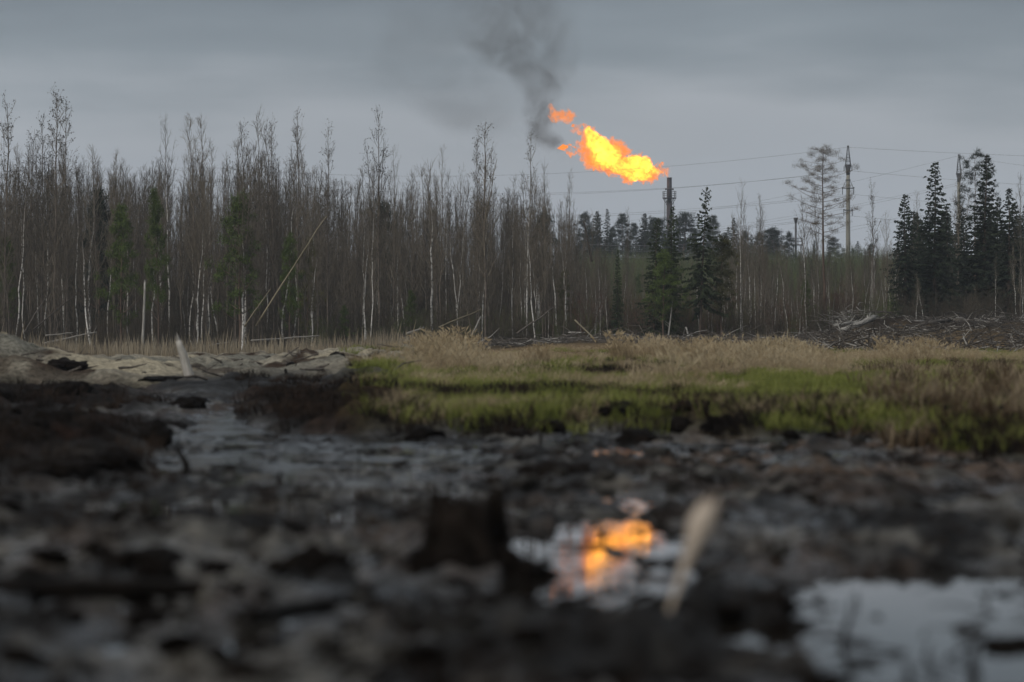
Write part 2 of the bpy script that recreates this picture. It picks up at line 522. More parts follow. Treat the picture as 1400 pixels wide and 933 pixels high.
# ------------------------------------------------------------------ ground sheet
def build_ground():
    ys = np.concatenate([[-60, -25, -8, 0, 2, 3.5], np.geomspace(4.5, 60, 520), np.geomspace(60.5, 300, 190), np.geomspace(306, 1500, 60)])
    u = np.linspace(-1, 1, 341)
    uu = 0.215 * u + 0.6 * np.sign(u) * np.abs(u) ** 7
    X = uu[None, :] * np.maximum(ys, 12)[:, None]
    X = X + np.sign(u) * np.abs(u)[None, :] ** 20 * 250
    Y = np.repeat(ys[:, None], len(u), 1)
    z, w = terrain(X.ravel(), Y.ravel(), True)
    n, k = Y.shape
    v = np.stack([X.ravel(), Y.ravel(), z], 1)
    idx = np.arange(n * k).reshape(n, k)
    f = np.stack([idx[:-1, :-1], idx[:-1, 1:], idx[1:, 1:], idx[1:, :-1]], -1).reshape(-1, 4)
    mb = MB()
    mb.add(v, f)
    m, nn, l, out = mat_new('bog_ground')
    me = mb.data('ground', m, smooth=True)
    yv, xv = v[:, 1], v[:, 0]
    c = np.zeros((len(v), 3))
    def mixc(c, col, wt):
        return c * (1 - wt[:, None]) + np.array(col)[None] * wt[:, None]
    one = np.ones(len(v))
    nf = fbm2(xv * 2.4, yv * 1.6, 4, 131)
    nb = w['n_b']
    c = mixc(c, (0.034, 0.031, 0.027), one)
    c = mixc(c, (0.0045, 0.0038, 0.0033), S(-0.35, 0.10, nf + .35 * w['n_s'] + .25 * w['n_m']))
    c = mixc(c, (0.045, 0.030, 0.021), S(0.25, 0.6, fbm2(xv * 1.1, yv * .8, 3, 151)) * .7)
    c = mixc(c, (0.105, 0.098, 0.085), S(0.22, 0.5, fbm2(xv * 1.9, yv * 1.1, 3, 171)) * w['mud'] * .75)
    c = mixc(c, (0.066, 0.042, 0.026), w['rust'] * S(-.3, .3, nf))
    c = mixc(c, (0.006, 0.004, 0.003), np.clip(w['left_peat'] * .97, 0, 1))
    c = mixc(c, (0.018, 0.010, 0.007), w['left_peat'] * S(0.1, 0.5, nf) * .8)
    c = mixc(c, (0.007, 0.005, 0.004), w['mid_peat'])
    c = mixc(c, (0.028, 0.016, 0.010), w['mid_peat'] * S(.1, .5, nf) * .7)
    c = mixc(c, (0.004, 0.0035, 0.003), w['black'])
    c = mixc(c, (0.055, 0.050, 0.022), w['grass'])
    c = mixc(c, (0.030, 0.018, 0.011), w['grass'] * S(-.1, .3, fbm2(xv * .35, yv * .14, 4, 191)))
    c = mixc(c, (0.16, 0.115, 0.065), w['grass'] * S(50, 75, yv))
    gm = w['sand']
    c = mixc(c, (0.255, 0.230, 0.180), gm)
    c = mixc(c, (0.155, 0.148, 0.122), gm * S(-.1, .4, fbm2(xv * .5, yv * .25, 4, 211)))
    c = mixc(c, (0.040, 0.026, 0.018), gm * S(.12, .45, fbm2(xv * .9, yv * .35, 4, 221) + .35 * S(.1, -.5, w['n_d'])))
    c = mixc(c, (0.33, 0.29, 0.21), gm * S(.35, .6, fbm2(xv * .6, yv * .3, 3, 231)))
    fo = np.maximum(w['forest'], S(85, 105, yv) * S(620, 520, w['px']))
    c = mixc(c, (0.060, 0.046, 0.030), fo * .95)
    c = mixc(c, (0.035, 0.028, 0.020), fo * S(-.2, .4, nb) * .8)
    c = mixc(c, (0.028, 0.022, 0.017), np.clip(w['bank'] * 1.3, 0, 1) * S(-.5, .2, nf + .3))
    c = mixc(c, (0.10, 0.088, 0.060), w['bank'] * S(.15, .5, fbm2(xv * .6, yv * .3, 4, 241)) * .8)
    c = mixc(c, (0.060, 0.072, 0.030), w['slope'])
    ca = me.color_attributes.new('soil', 'FLOAT_COLOR', 'POINT')
    ca.data.foreach_set('color', np.concatenate([c, one[:, None]], 1).astype(np.float32).ravel())
    wet = np.clip(w['mud'] * (.35 + .65 * S(.35, -.15, w['n_m'] + .5 * w['n_s'])) + .4 * w['black'] + .05 * w['left_peat'], 0, 1) * S(60, 45, yv)
    me.attributes['tone'].data.foreach_set('value', wet.astype(np.float32))
    o = bpy.data.objects.new('ground', me)
    COL.objects.link(o)
    tag(o, kind='structure')
    b = N(nn, 'ShaderNodeBsdfPrincipled')
    a3 = N(nn, 'ShaderNodeAttribute', attribute_name='tone')
    sm = N(nn, 'ShaderNodeMath', operation='MULTIPLY_ADD', inp={1: 0.62, 2: 0.015})
    l.new(a3.outputs['Fac'], sm.inputs[0])
    l.new(sm.outputs[0], b.inputs['Specular IOR Level'])
    a1 = N(nn, 'ShaderNodeVertexColor', layer_name='soil')
    a2 = N(nn, 'ShaderNodeAttribute', attribute_name='tone')
    t = N(nn, 'ShaderNodeTexCoord')
    ns = N(nn, 'ShaderNodeTexNoise', inp={'Scale': 9.0, 'Detail': 8.0, 'Roughness': 0.75})
    l.new(t.outputs['Object'], ns.inputs['Vector'])
    r = ramp(nn, [(0.34, 0.25), (0.66, 1.7)])
    l.new(ns.outputs['Fac'], r.inputs[0])
    mx = N(nn, 'ShaderNodeMix', data_type='RGBA', blend_type='MULTIPLY')
    mx.inputs[0].default_value = 1
    l.new(a1.outputs[0], mx.inputs[6])
    l.new(r.outputs[0], mx.inputs[7])
    l.new(mx.outputs[2], b.inputs['Base Color'])
    ns3 = N(nn, 'ShaderNodeTexNoise', inp={'Scale': 5.0, 'Detail': 4.0})
    l.new(t.outputs['Object'], ns3.inputs['Vector'])
    rr = ramp(nn, [(0.40, 0.12), (0.60, 0.6)])
    l.new(ns3.outputs['Fac'], rr.inputs[0])
    mr = N(nn, 'ShaderNodeMix', data_type='RGBA')
    l.new(a2.outputs['Fac'], mr.inputs[0])
    mr.inputs[6].default_value = (.92, .92, .92, 1)
    l.new(rr.outputs[0], mr.inputs[7])
    l.new(mr.outputs[2], b.inputs['Roughness'])
    bp = N(nn, 'ShaderNodeBump', inp={'Strength': 0.6, 'Distance': 0.02})
    l.new(ns.outputs['Fac'], bp.inputs['Height'])
    l.new(bp.outputs[0], b.inputs['Normal'])
    l.new(b.outputs[0], out.inputs[0])


build_ground()


def build_water():
    mb = MB()
    mb.add([(-40, -8, 0), (40, -8, 0), (40, 62, 0), (-40, 62, 0)], [[0, 1, 2, 3]])
    m, n, l, out = mat_new('oily_water')
    b = N(n, 'ShaderNodeBsdfPrincipled', inp={'Base Color': (0.012, 0.010, 0.008, 1), 'Roughness': 0.035, 'IOR': 1.32, 'Specular IOR Level': 0.5})
    t = N(n, 'ShaderNodeTexCoord')
    ns = N(n, 'ShaderNodeTexNoise', inp={'Scale': 5.0, 'Detail': 2.0})
    l.new(t.outputs['Object'], ns.inputs['Vector'])
    bp = N(n, 'ShaderNodeBump', inp={'Strength': 0.06, 'Distance': 0.010})
    l.new(ns.outputs['Fac'], bp.inputs['Height'])
    l.new(bp.outputs[0], b.inputs['Normal'])
    l.new(b.outputs[0], out.inputs[0])
    sx = N(n, 'ShaderNodeSeparateXYZ')
    l.new(t.outputs['Object'], sx.inputs[0])
    mr = N(n, 'ShaderNodeMapRange', inp={1: 14.0, 2: 21.0, 3: 0.035, 4: 0.17})
    l.new(sx.outputs['Y'], mr.inputs[0])
    n3 = N(n, 'ShaderNodeTexNoise', inp={'Scale': 1.6, 'Detail': 3.0})
    l.new(t.outputs['Object'], n3.inputs['Vector'])
    m3 = ramp(n, [(0.4, 0.5), (0.6, 1.5)])
    l.new(n3.outputs['Fac'], m3.inputs[0])
    mu = N(n, 'ShaderNodeMath', operation='MULTIPLY')
    l.new(mr.outputs[0], mu.inputs[0])
    l.new(m3.outputs[0], mu.inputs[1])
    l.new(mu.outputs[0], b.inputs['Roughness'])
    o = mb.build('water', m)
    tag(o, kind='structure')


build_water()


# ------------------------------------------------------------------ tree makers
def bare_tree(rs, H=12.0, spread=1.0, nbr=34, catk=0, lean=0.0, r0=0.065, low=0.28, curl=1.0, droop=0.0):
    """trunk and crown (branches, twigs, catkins) of a leafless birch or aspen"""
    g = np.random.default_rng(rs)
    n = 16
    t = np.linspace(0, 1, n)
    wob = np.cumsum(g.normal(0, 0.035, (n, 2)), 0) * H / 12 * curl
    wob -= wob[0]
    P = np.stack([wob[:, 0] + lean * H * t ** 1.3, wob[:, 1], t * H], 1)
    P[0, 2] = -0.4
    R = r0 * (1 - t) ** 0.8 * 0.95 + 0.007
    R[0] *= 1.25
    tr = MB()
    tr.tubes(P, R, 6, att=S(0.5, 0.85, t))
    cr_ = MB()
    tb = np.sort(g.uniform(low, 0.985, nbr))
    az = np.arange(nbr) * 2.4 + g.uniform(0, 1, nbr)
    st = np.stack([np.interp(tb, t, P[:, k]) for k in range(3)], 1)
    L = (0.30 * H * (1 - tb) ** 0.75 * spread + 0.22) * g.uniform(0.55, 1.15, nbr)
    an = np.radians(g.uniform(22, 52, nbr)) * (0.8 + .3 * spread)
    nf = int(g.integers(0, 3)) if rs % 2 else 0
    if nf:                                   # forked leaders
        q = g.choice(np.arange(2, 12), nf, replace=False)
        L[q] = H * (1 - tb[q]) * g.uniform(.6, .9, nf)
        an[q] = np.radians(g.uniform(9, 17, nf))
    s = np.linspace(0, 1, 6)
    ang = an[:, None] * (1 - 0.45 * s[None] * curl) + droop * s[None] ** 2
    stepv = np.stack([np.sin(ang) * np.cos(az)[:, None], np.sin(ang) * np.sin(az)[:, None], np.cos(ang)], 2)
    stepv += g.normal(0, 0.10, stepv.shape)
    BP = st[:, None] + np.concatenate([np.zeros((nbr, 1, 3)), np.cumsum(stepv[:, 1:] * (L / 5)[:, None, None], 1)], 1)
    rb = np.interp(tb, t, R) * np.where(L > .35 * H, .75, .42)
    BR = rb[:, None] * (1 - s[None] * .8) + 0.004
    cr_.tubes(BP, BR, 4)
    # twigs
    nt = np.clip((L * 5.6).astype(int), 3, 30)
    bi = np.repeat(np.arange(nbr), nt)
    tt = g.uniform(0.2, 1.0, len(bi))
    def along(PP, i, q):
        m = PP.shape[1] - 1
        k = np.minimum((q * m).astype(int), m - 1)
        fr = (q * m - k)[:, None]
        return PP[i, k] * (1 - fr) + PP[i, k + 1] * fr, PP[i, k + 1] - PP[i, k]
    p0, dr = along(BP, bi, tt)
    dr /= np.linalg.norm(dr, axis=1, keepdims=True) + 1e-9
    rd = g.normal(0, 1, (len(bi), 3))
    tw = dr + rd * 0.55 + np.array([0, 0, 0.35 - droop])
    tw /= np.linalg.norm(tw, axis=1, keepdims=True)
    tl = g.uniform(0.25, 0.75, len(bi)) * (0.5 + 0.1 * H / 2) * .75
    up = np.array([0, 0, 0.10 - .3 * droop])
    TP = np.stack([p0, p0 + tw * tl[:, None] * .5 + up * tl[:, None] * .3, p0 + tw * tl[:, None] + up * tl[:, None]], 1)
    cr_.tubes(TP, np.array([0.0062, 0.0048, 0.003]), 3)
    ns = 3
    si = np.repeat(np.arange(len(bi)), ns)
    q = g.uniform(0.2, 1.0, len(si))
    q0, qd = along(TP, si, q)
    qd /= np.linalg.norm(qd, axis=1, keepdims=True) + 1e-9
    sd = qd + g.normal(0, 0.6, (len(si), 3)) + np.array([0, 0, .15 - droop])
    sd /= np.linalg.norm(sd, axis=1, keepdims=True)
    sl = g.uniform(0.10, 0.32, len(si))
    SP = np.stack([q0, q0 + sd * sl[:, None]], 1)
    cr_.tubes(SP, np.array([0.0042, 0.003]), 3)
    if catk:
        k = g.integers(0, len(si), catk)
        # mostly high in the crown
        hz = SP[k, 1, 2] / H
        k = k[g.uniform(0, 1, catk) < np.clip(hz * 1.5 - .2, 0.1, 1)]
        c0 = SP[k, 1]
        cl = g.uniform(0.035, 0.075, len(k))[:, None]
        dd = g.normal(0, .5, (len(k), 3)) + np.array([0, 0, -.6])
        dd /= np.linalg.norm(dd, axis=1, keepdims=True)
        CP = np.stack([c0, c0 + dd * cl * .5, c0 + dd * cl], 1)
        cr_.tubes(CP, np.stack([np.full(len(k), .005), g.uniform(.014, .024, len(k)), np.full(len(k), .004)], 1), 4, mat=1)
    return tr, cr_


def spruce(rs, H=12.0, W=1.9, dens=1.0, ragged=0.25, droop=0.35, low=0.05):
    """drooping boughs set all round the trunk, each hung with small overlapping needle sprays"""
    g = np.random.default_rng(rs)
    n = 10
    t = np.linspace(0, 1, n)
    wob = np.cumsum(g.normal(0, 0.02, (n, 2)), 0)
    P = np.stack([wob[:, 0], wob[:, 1], t * H], 1)
    P[0, 2] = -.4
    R = H * 0.0105 * (1 - t) + 0.012
    tr = MB()
    tr.tubes(P, R, 7)
    cr_ = MB()
    nb = int(250 * dens)
    zt = low + (1 - low) * (np.linspace(0, .995, nb) ** .92) + g.normal(0, .004, nb)
    zt = np.clip(zt, low * .6, .992)
    az = np.arange(nb) * 2.39996 + g.normal(0, .35, nb)
    lobe = 1 + ragged * 1.1 * fbm2(np.cos(az) * 1.3 + rs, zt * 9, 3, rs) + ragged * g.normal(0, .55, nb)
    L = (W * (1 - zt) ** .80 * (1 - .20 * S(.3, .0, zt)) + .10) * np.clip(lobe, .25, 1.5)
    c = np.stack([np.interp(zt, t, P[:, 0]), np.interp(zt, t, P[:, 1]), zt * H], 1)
    rise = .55 * S(.7, 1, zt) - droop * (1 - zt) * g.uniform(.6, 1.3, nb)
    D = np.stack([np.cos(az), np.sin(az), np.zeros(nb)], 1)
    up = np.array([0, 0, 1.0])
    s = np.linspace(0, 1, 4)
    def bough(q, i):
        return c[i] + D[i] * (q * L[i])[:, None] + up * (rise[i] * q * L[i] + .20 * L[i] * np.clip(q - .55, 0, 1))[:, None]
    ii = np.arange(nb)
    BP = np.stack([bough(np.full(nb, q), ii) for q in s], 1)
    tr.tubes(BP, .015 * (1 - s[None] * .8) * (1 - zt[:, None]) + .004, 3)
    m = np.maximum(4, (L * 13).astype(int))
    i = np.repeat(ii, m)
    q = g.uniform(.08, 1.04, len(i))
    b0 = bough(q, i)
    side = g.choice([-1.0, 1.0], len(i))
    pr = np.stack([-np.sin(az[i]), np.cos(az[i]), np.zeros(len(i))], 1) * side[:, None]
    w = (.09 + .21 * L[i] * (1.05 - q)) * g.uniform(.6, 1.35, len(i))
    hang = -g.uniform(.1, 1.1, len(i)) * w * (1 - .75 * zt[i]) + .2 * w * zt[i]
    e = b0 + pr * (w * g.uniform(.3, 1, len(i)))[:, None] + D[i] * (w * g.uniform(.1, .9, len(i)))[:, None] + up * hang[:, None]
    th = g.uniform(.045, .095, len(i)) * (.8 + .3 * L[i])
    th3 = th[:, None]
    nr = np.stack([g.normal(0, .45, len(i)), g.normal(0, .45, len(i)), np.ones(len(i))], 1)
    mid = (b0 + e) / 2
    V = np.stack([b0 - D[i] * th3, mid + nr * th3 * .9, e, mid - nr * th3 * 1.5 + D[i] * th3], 1)
    cr_.add(V.reshape(-1, 3), np.arange(len(i) * 4).reshape(-1, 4))
    # the leading shoot
    for k in range(10):
        a = k * 2.1
        z = H * (.975 + .0028 * k)
        p = np.array([P[-1, 0], P[-1, 1], z])
        e = p + np.array([cos(a), sin(a), .9]) * .10
        cr_.add([p - [.02, 0, 0], p + [.02, 0, 0], e], [[0, 1, 2]])
    return tr, cr_


def pine(rs, H=9.0, W=1.5, low=0.3, clumps=90, cs=0.30, up=0.6, flat=False, pad=.8, thin=.065):
    """Scots pine: rising limbs that end in brush-like needle clumps"""
    g = np.random.default_rng(rs)
    n = 12
    t = np.linspace(0, 1, n)
    wob = np.cumsum(g.normal(0, 0.03, (n, 2)), 0)
    P = np.stack([wob[:, 0], wob[:, 1], t * H], 1)
    P[0, 2] = -.4
    R = H * 0.0095 * (1 - t) + 0.014
    tr = MB()
    tr.tubes(P, R, 7)
    cr_ = MB()
    nb = clumps // 3
    zt = low + (1 - low) * np.linspace(0, .97, nb) ** (.9)
    BP, BR, C = [], [], []
    for i, z in enumerate(zt):
        a = i * 2.4 + g.normal(0, .3)
        prof = (1 - z) ** .85 if not flat else max(.2, math.sin(pi * min(1, (z - low) / (1 - low) * .8 + .12)))
        L = (W * prof + .12) * g.uniform(.40, 1.25)
        c = np.array([np.interp(z, t, P[:, 0]), np.interp(z, t, P[:, 1]), z * H])
        d = np.array([cos(a), sin(a), 0])
        s = np.linspace(0, 1, 4)
        u = up * g.uniform(.5, 1.2)
        bp = c + d[None] * (s * L)[:, None] + np.array([0, 0, 1.])[None] * (u * L * s ** 1.4)[:, None] + g.normal(0, .03, (4, 3)) * s[:, None]
        BP.append(bp)
        BR.append(.03 * (1 - z) * (1 - .7 * s) + .007)
        C.append(bp[-1])
        for _ in range(2):
            C.append(bp[2] + (bp[3] - bp[2]) * g.uniform(-1, 1) + g.normal(0, .16, 3) * (W * .7))
    C.append(P[-1])
    tr.tubes(np.array(BP), np.array(BR), 4)
    C = np.array(C)
    m = 60
    dv = g.normal(0, 1, (len(C), m, 3)) + np.array([0, 0, .7])
    dv /= np.linalg.norm(dv, axis=2, keepdims=True)
    r = cs * g.uniform(.35, 1.0, (len(C), m, 1))
    sd = np.cross(dv, g.normal(0, 1, (len(C), m, 3)))
    sd /= np.linalg.norm(sd, axis=2, keepdims=True)
    cc = C[:, None] + g.normal(0, 1, (len(C), m, 3)) * cs * np.array([.42, .42, .42 * pad])
    w = cs * thin
    V = np.stack([cc - sd * w, cc + sd * w, cc + dv * r + sd * w * .3], 2)
    cr_.add(V.reshape(-1, 3), np.arange(len(C) * m * 3).reshape(-1, 3))
    return tr, cr_


def shrub(rs, H=2.6, stems=16, leafy=False):
    g = np.random.default_rng(rs)
    a = g.uniform(0, 6.3, stems)
    le = g.uniform(.05, .5, stems)
    hh = H * g.uniform(.5, 1, stems)
    s = np.linspace(0, 1, 5)
    base = np.stack([np.cos(a), np.sin(a), np.zeros(stems)], 1) * g.uniform(0, .35, stems)[:, None]
    P = base[:, None] + np.stack([np.cos(a)[:, None] * le[:, None] * (hh[:, None] * s), np.sin(a)[:, None] * le[:, None] * (hh[:, None] * s), hh[:, None] * s], 2)
    P += np.cumsum(g.normal(0, .03, P.shape), 1)
    mb = MB()
    mb.tubes(P, .012 * (1 - s) + .0045, 3)
    nt = stems * 9
    i = g.integers(0, stems, nt)
    k = g.integers(1, 5, nt)
    p = P[i, k]
    d = g.normal(0, .5, (nt, 3)) + np.array([0, 0, .9])
    d /= np.linalg.norm(d, axis=1, keepdims=True)
    q = p + d * g.uniform(.2, .7, nt)[:, None]
    mb.tubes(np.stack([p, q], 1), np.array([.006, .0032]), 3)
    p2 = np.repeat(p + (q - p) * .6, 2, 0)
    d2 = g.normal(0, .5, (nt * 2, 3)) + np.array([0, 0, .6])
    mb.tubes(np.stack([p2, p2 + d2 * .25], 1), np.array([.0045, .003]), 3)
    return mb


def tuft(rs, n, H, rad, w, lean=.45, curve=.5, plume=0.0, hv=.5):
    g = np.random.default_rng(rs)
    mb = MB()
    V, Fq, Ft, A = [], [], [], []
    for i in range(n):
        a, b = g.uniform(0, 6.3), g.uniform(0, 6.3)
        r = rad * math.sqrt(g.uniform())
        b0 = np.array([r * cos(a), r * sin(a), -.03])
        h = H * g.uniform(1 - hv, 1)
        le = g.uniform(0, lean)
        d = np.array([cos(b) * le, sin(b) * le, 1.0])
        p1 = b0 + d * h * .5
        p2 = b0 + d * h + np.array([cos(b), sin(b), 0]) * le * h * curve - np.array([0, 0, curve * le * h * .5])
        sd = np.array([-sin(b + 1), cos(b + 1), 0]) * w
        k = len(V)
        V += [b0 - sd, b0 + sd, p1 + sd * .8, p1 - sd * .8, p2]
        A += [0, 0, .5, .5, 1]
        Fq.append([k, k + 1, k + 2, k + 3])
        Ft.append([k + 3, k + 2, k + 4])
        if plume and g.uniform() < plume:
            for _ in range(3):
                k = len(V)
                e = p2 + g.normal(0, .05, 3) * H + np.array([0, 0, .04])
                V += [p2 - sd * 1.5 - d * .12 * H, p2 + sd * 1.5 - d * .05 * H, e]
                A += [.8, .9, 1]
                Ft.append([k, k + 1, k + 2])
    V = np.array(V)
    mb.add(V, Fq, 0, np.array(A))
    mb.f.append(np.array(Ft))
    mb.m.append(np.zeros(len(Ft)))
    return mb


# ------------------------------------------------------------------ scattering one uncountable mass
def scatter(name, pts, rots, scales, protos, label, cat):
    """one object with kind 'stuff': geometry nodes put copies of PROTOS on the points"""
    pc = bpy.data.collections.new(name + '_pieces')
    for k, p in enumerate(protos):
        p.name = f'{name}_piece_{k:02d}'
        pc.objects.link(p)
    me = bpy.data.meshes.new(name)
    me.vertices.add(len(pts))
    me.vertices.foreach_set('co', np.asarray(pts, float).ravel())
    a = me.attributes.new('rot', 'FLOAT_VECTOR', 'POINT')
    a.data.foreach_set('vector', np.asarray(rots, np.float32).ravel())
    a = me.attributes.new('sca', 'FLOAT_VECTOR', 'POINT')
    sc = np.asarray(scales, np.float32)
    if sc.ndim == 1:
        sc = np.repeat(sc[:, None], 3, 1)
    a.data.foreach_set('vector', sc.ravel())
    a = me.attributes.new('pick', 'INT', 'POINT')
    a.data.foreach_set('value', RNG.integers(0, len(protos), len(pts)).astype(np.int32))
    o = bpy.data.objects.new(name, me)
    COL.objects.link(o)
    tag(o, label, cat, kind='stuff')
    ng = bpy.data.node_groups.new(name + '_scatter', 'GeometryNodeTree')
    ng.interface.new_socket('Geometry', in_out='INPUT', socket_type='NodeSocketGeometry')
    ng.interface.new_socket('Geometry', in_out='OUTPUT', socket_type='NodeSocketGeometry')
    gi, go = ng.nodes.new('NodeGroupInput'), ng.nodes.new('NodeGroupOutput')
    ci = ng.nodes.new('GeometryNodeCollectionInfo')
    ci.inputs['Collection'].default_value = pc
    ci.inputs['Separate Children'].default_value = True
    ci.inputs['Reset Children'].default_value = True
    ip = ng.nodes.new('GeometryNodeInstanceOnPoints')
    ip.inputs['Pick Instance'].default_value = True
    def na(n_, ty):
        x = ng.nodes.new('GeometryNodeInputNamedAttribute')
        x.data_type = ty
        x.inputs['Name'].default_value = n_
        return x.outputs[0]
    L = ng.links
    L.new(gi.outputs[0], ip.inputs['Points'])
    L.new(ci.outputs[0], ip.inputs['Instance'])
    L.new(na('pick', 'INT'), ip.inputs['Instance Index'])
    e2r = ng.nodes.new('FunctionNodeEulerToRotation')
    L.new(na('rot', 'FLOAT_VECTOR'), e2r.inputs[0])
    L.new(e2r.outputs[0], ip.inputs['Rotation'])
    L.new(na('sca', 'FLOAT_VECTOR'), ip.inputs['Scale'])
    L.new(ip.outputs[0], go.inputs[0])
    md = o.modifiers.new('scatter', 'NODES')
    md.node_group = ng
    return o


def rz_only(n, tilt=0.0):
    return np.stack([RNG.normal(0, tilt, n), RNG.normal(0, tilt, n), RNG.uniform(0, 2 * pi, n)], 1)


# ------------------------------------------------------------------ flare stack
def ring_rail(mb, r, z, rad=0.02, k=20):
    a = np.linspace(0, 2 * pi, k + 1)
    mb.tubes(np.stack([np.cos(a) * r, np.sin(a) * r, np.full(k + 1, z)], 1), np.full(k + 1, rad), 4)


def cyl(mb, r0, r1, z0, z1, k=20, mat=0):
    mb.tubes(np.array([(0, 0, z0), (0, 0, z0 + (z1 - z0) * .5), (0, 0, z1)]), np.array([r0, (r0 + r1) / 2, r1]), k, mat, cap=True)


def railing(root, r, z, posts=10, h=1.1, name='railing'):
    rl = MB()
    for hh in (h * .33, h * .66, h):
        ring_rail(rl, r, z + hh, .028)
    for k in range(posts):
        a = k * 2 * pi / posts
        rl.tubes(np.array([(cos(a) * r, sin(a) * r, z), (cos(a) * r, sin(a) * r, z + h)]), np.array([.035, .035]), 4)
    return rl.build(name, M['steel'], root)


def flare_stack():
    d = 500.0
    x, zb = wx(915.2, d), ground(wx(915.2, d), d)
    top = wz(243, d) - zb
    root = empty('flare_stack', (x, d, zb))
    tag(root, 'tall dark steel flare stack with railed platform, burning at its top', 'flare stack')
    mb = MB(); cyl(mb, .47, .47, -1, top - 4.4); mb.build('stack_pipe', M['rusty'], root, True)
    mb = MB(); cyl(mb, .43, .43, top - 4.4, top - .12); mb.build('flare_tip', M['rusty'], root, True)
    mb = MB(); cyl(mb, .475, .475, top - .12, top); mb.build('tip_rim', M['steel'], root)
    zp = wz(270.5, d) - zb
    mb = MB(); cyl(mb, 1.2, 1.2, zp - .16, zp); mb.build('platform', M['rusty'], root)
    railing(root, 1.17, zp)
    br = MB()
    for k in range(6):
        a = k * pi / 3 + .1
        br.tubes(np.array([(cos(a) * 1.1, sin(a) * 1.1, zp - .15), (cos(a) * .43, sin(a) * .43, zp - 1.3)]), np.array([.06, .06]), 4)
    br.build('platform_brackets', M['steel'], root)
    mb = MB(); cyl(mb, .60, .60, zp + 1.45, zp + 1.6)
    for a in (0, pi):
        mb.box((cos(a) * .62, 0, zp + 1.5), (.3, .12, .3))
    mb.build('guide_ring', M['steel'], root)
    for sx in (-.62, -.86):
        mb = MB(); mb.tubes(np.array([(sx, -.35, -1), (sx, -.35, zp - .2)]), np.array([.05, .05]), 5); mb.build('pilot_line', M['steel'], root)
    ld = MB()
    for s in (-.22, .22):
        ld.tubes(np.array([(.75, s - .2, -1), (.75, s - .2, zp + .1)]), np.array([.03, .03]), 4)
    for z in np.arange(0, zp, .35):
        ld.tubes(np.array([(.75, -.42, z), (.75, .02, z)]), np.array([.018, .018]), 4)
    ld.build('ladder', M['steel'], root)
    for z in np.arange(1.5, zp - 1, 3.2):
        mb = MB(); mb.box((-.65, -.33, z), (.5, .1, .08)); mb.build('pipe_clamp', M['steel'], root)


flare_stack()


def small_vent():
    d = 430.0
    x = wx(1088, d)
    zb = ground(x, d)
    top = wz(298, d) - zb
    root = empty('vent_mast', (x, d, zb))
    tag(root, 'small dark vent mast with flared cap and railed platform among bare birches', 'vent mast')
    mb = MB(); cyl(mb, .16, .15, -1, top - .9); mb.build('mast', M['steel'], root, True)
    mb = MB(); mb.tubes(np.array([(0, 0, top - .9), (0, 0, top - .35), (0, 0, top - .1), (0, 0, top)]), np.array([.14, .26, .34, .34]), 16, cap=True); mb.build('flared_cap', M['steel'], root)
    zp = wz(334.5, d) - zb
    mb = MB(); mb.box((0, 0, zp - .07), (2.0, 1.6, .14)); mb.build('platform', M['steel'], root)
    rl = MB()
    for sx in (-1, -.33, .33, 1):
        for sy in (-.78, .78):
            rl.tubes(np.array([(sx * .97, sy, zp), (sx * .97, sy, zp + .95)]), np.array([.03, .03]), 4)
    for h in (.5, .95):
        rl.tubes(np.array([(-.97, -.78, zp + h), (.97, -.78, zp + h), (.97, .78, zp + h), (-.97, .78, zp + h), (-.97, -.78, zp + h)]), np.full(5, .028), 4)
    rl.build('railing', M['steel'], root)
    for sx in (-.35, .8):
        mb = MB(); mb.tubes(np.array([(sx, .3, -1), (sx, .3, zp - .1)]), np.array([.08, .08]), 6); mb.build('support_leg', M['steel'], root)


small_vent()


# ------------------------------------------------------------------ flame
def blob_hull(name, blobs, voxel, amp, freq, seed):
    bm = bmesh.new()
    for (x, y, z, r, sq) in blobs:
        bmesh.ops.create_icosphere(bm, subdivisions=2, radius=r, matrix=Matrix.Translation((x, y, z)) @ Matrix.Diagonal((1, sq, 1, 1)))
    me = bpy.data.meshes.new(name + '_raw')
    bm.to_mesh(me)
    bm.free()
    o = bpy.data.objects.new(name + '_raw', me)
    COL.objects.link(o)
    md = o.modifiers.new('r', 'REMESH')
    md.mode = 'VOXEL'
    md.voxel_size = voxel
    dg = bpy.context.evaluated_depsgraph_get()
    dg.update()
    me2 = bpy.data.meshes.new_from_object(o.evaluated_get(dg))
    bpy.data.objects.remove(o)
    n = len(me2.vertices)
    co = np.empty(n * 3); me2.vertices.foreach_get('co', co); co = co.reshape(-1, 3)
    nr = np.empty(n * 3); me2.vertices.foreach_get('normal', nr); nr = nr.reshape(-1, 3)
    for k, (fq, am) in enumerate(zip(freq, amp)):
        dz = fbm3(co[:, 0] * fq, co[:, 1] * fq, co[:, 2] * fq, 3, seed + k * 9)
        wv = np.stack([fbm3(co[:, 0] * fq, co[:, 1] * fq, co[:, 2] * fq + 50 * (j + 1), 2, seed + 70 + j) for j in range(3)], 1)
        co = co + nr * (dz * am)[:, None] + wv * am * .6
    me2.vertices.foreach_set('co', co.ravel())
    me2.name = name
    me2.update()
    me2.materials.clear()
    return me2


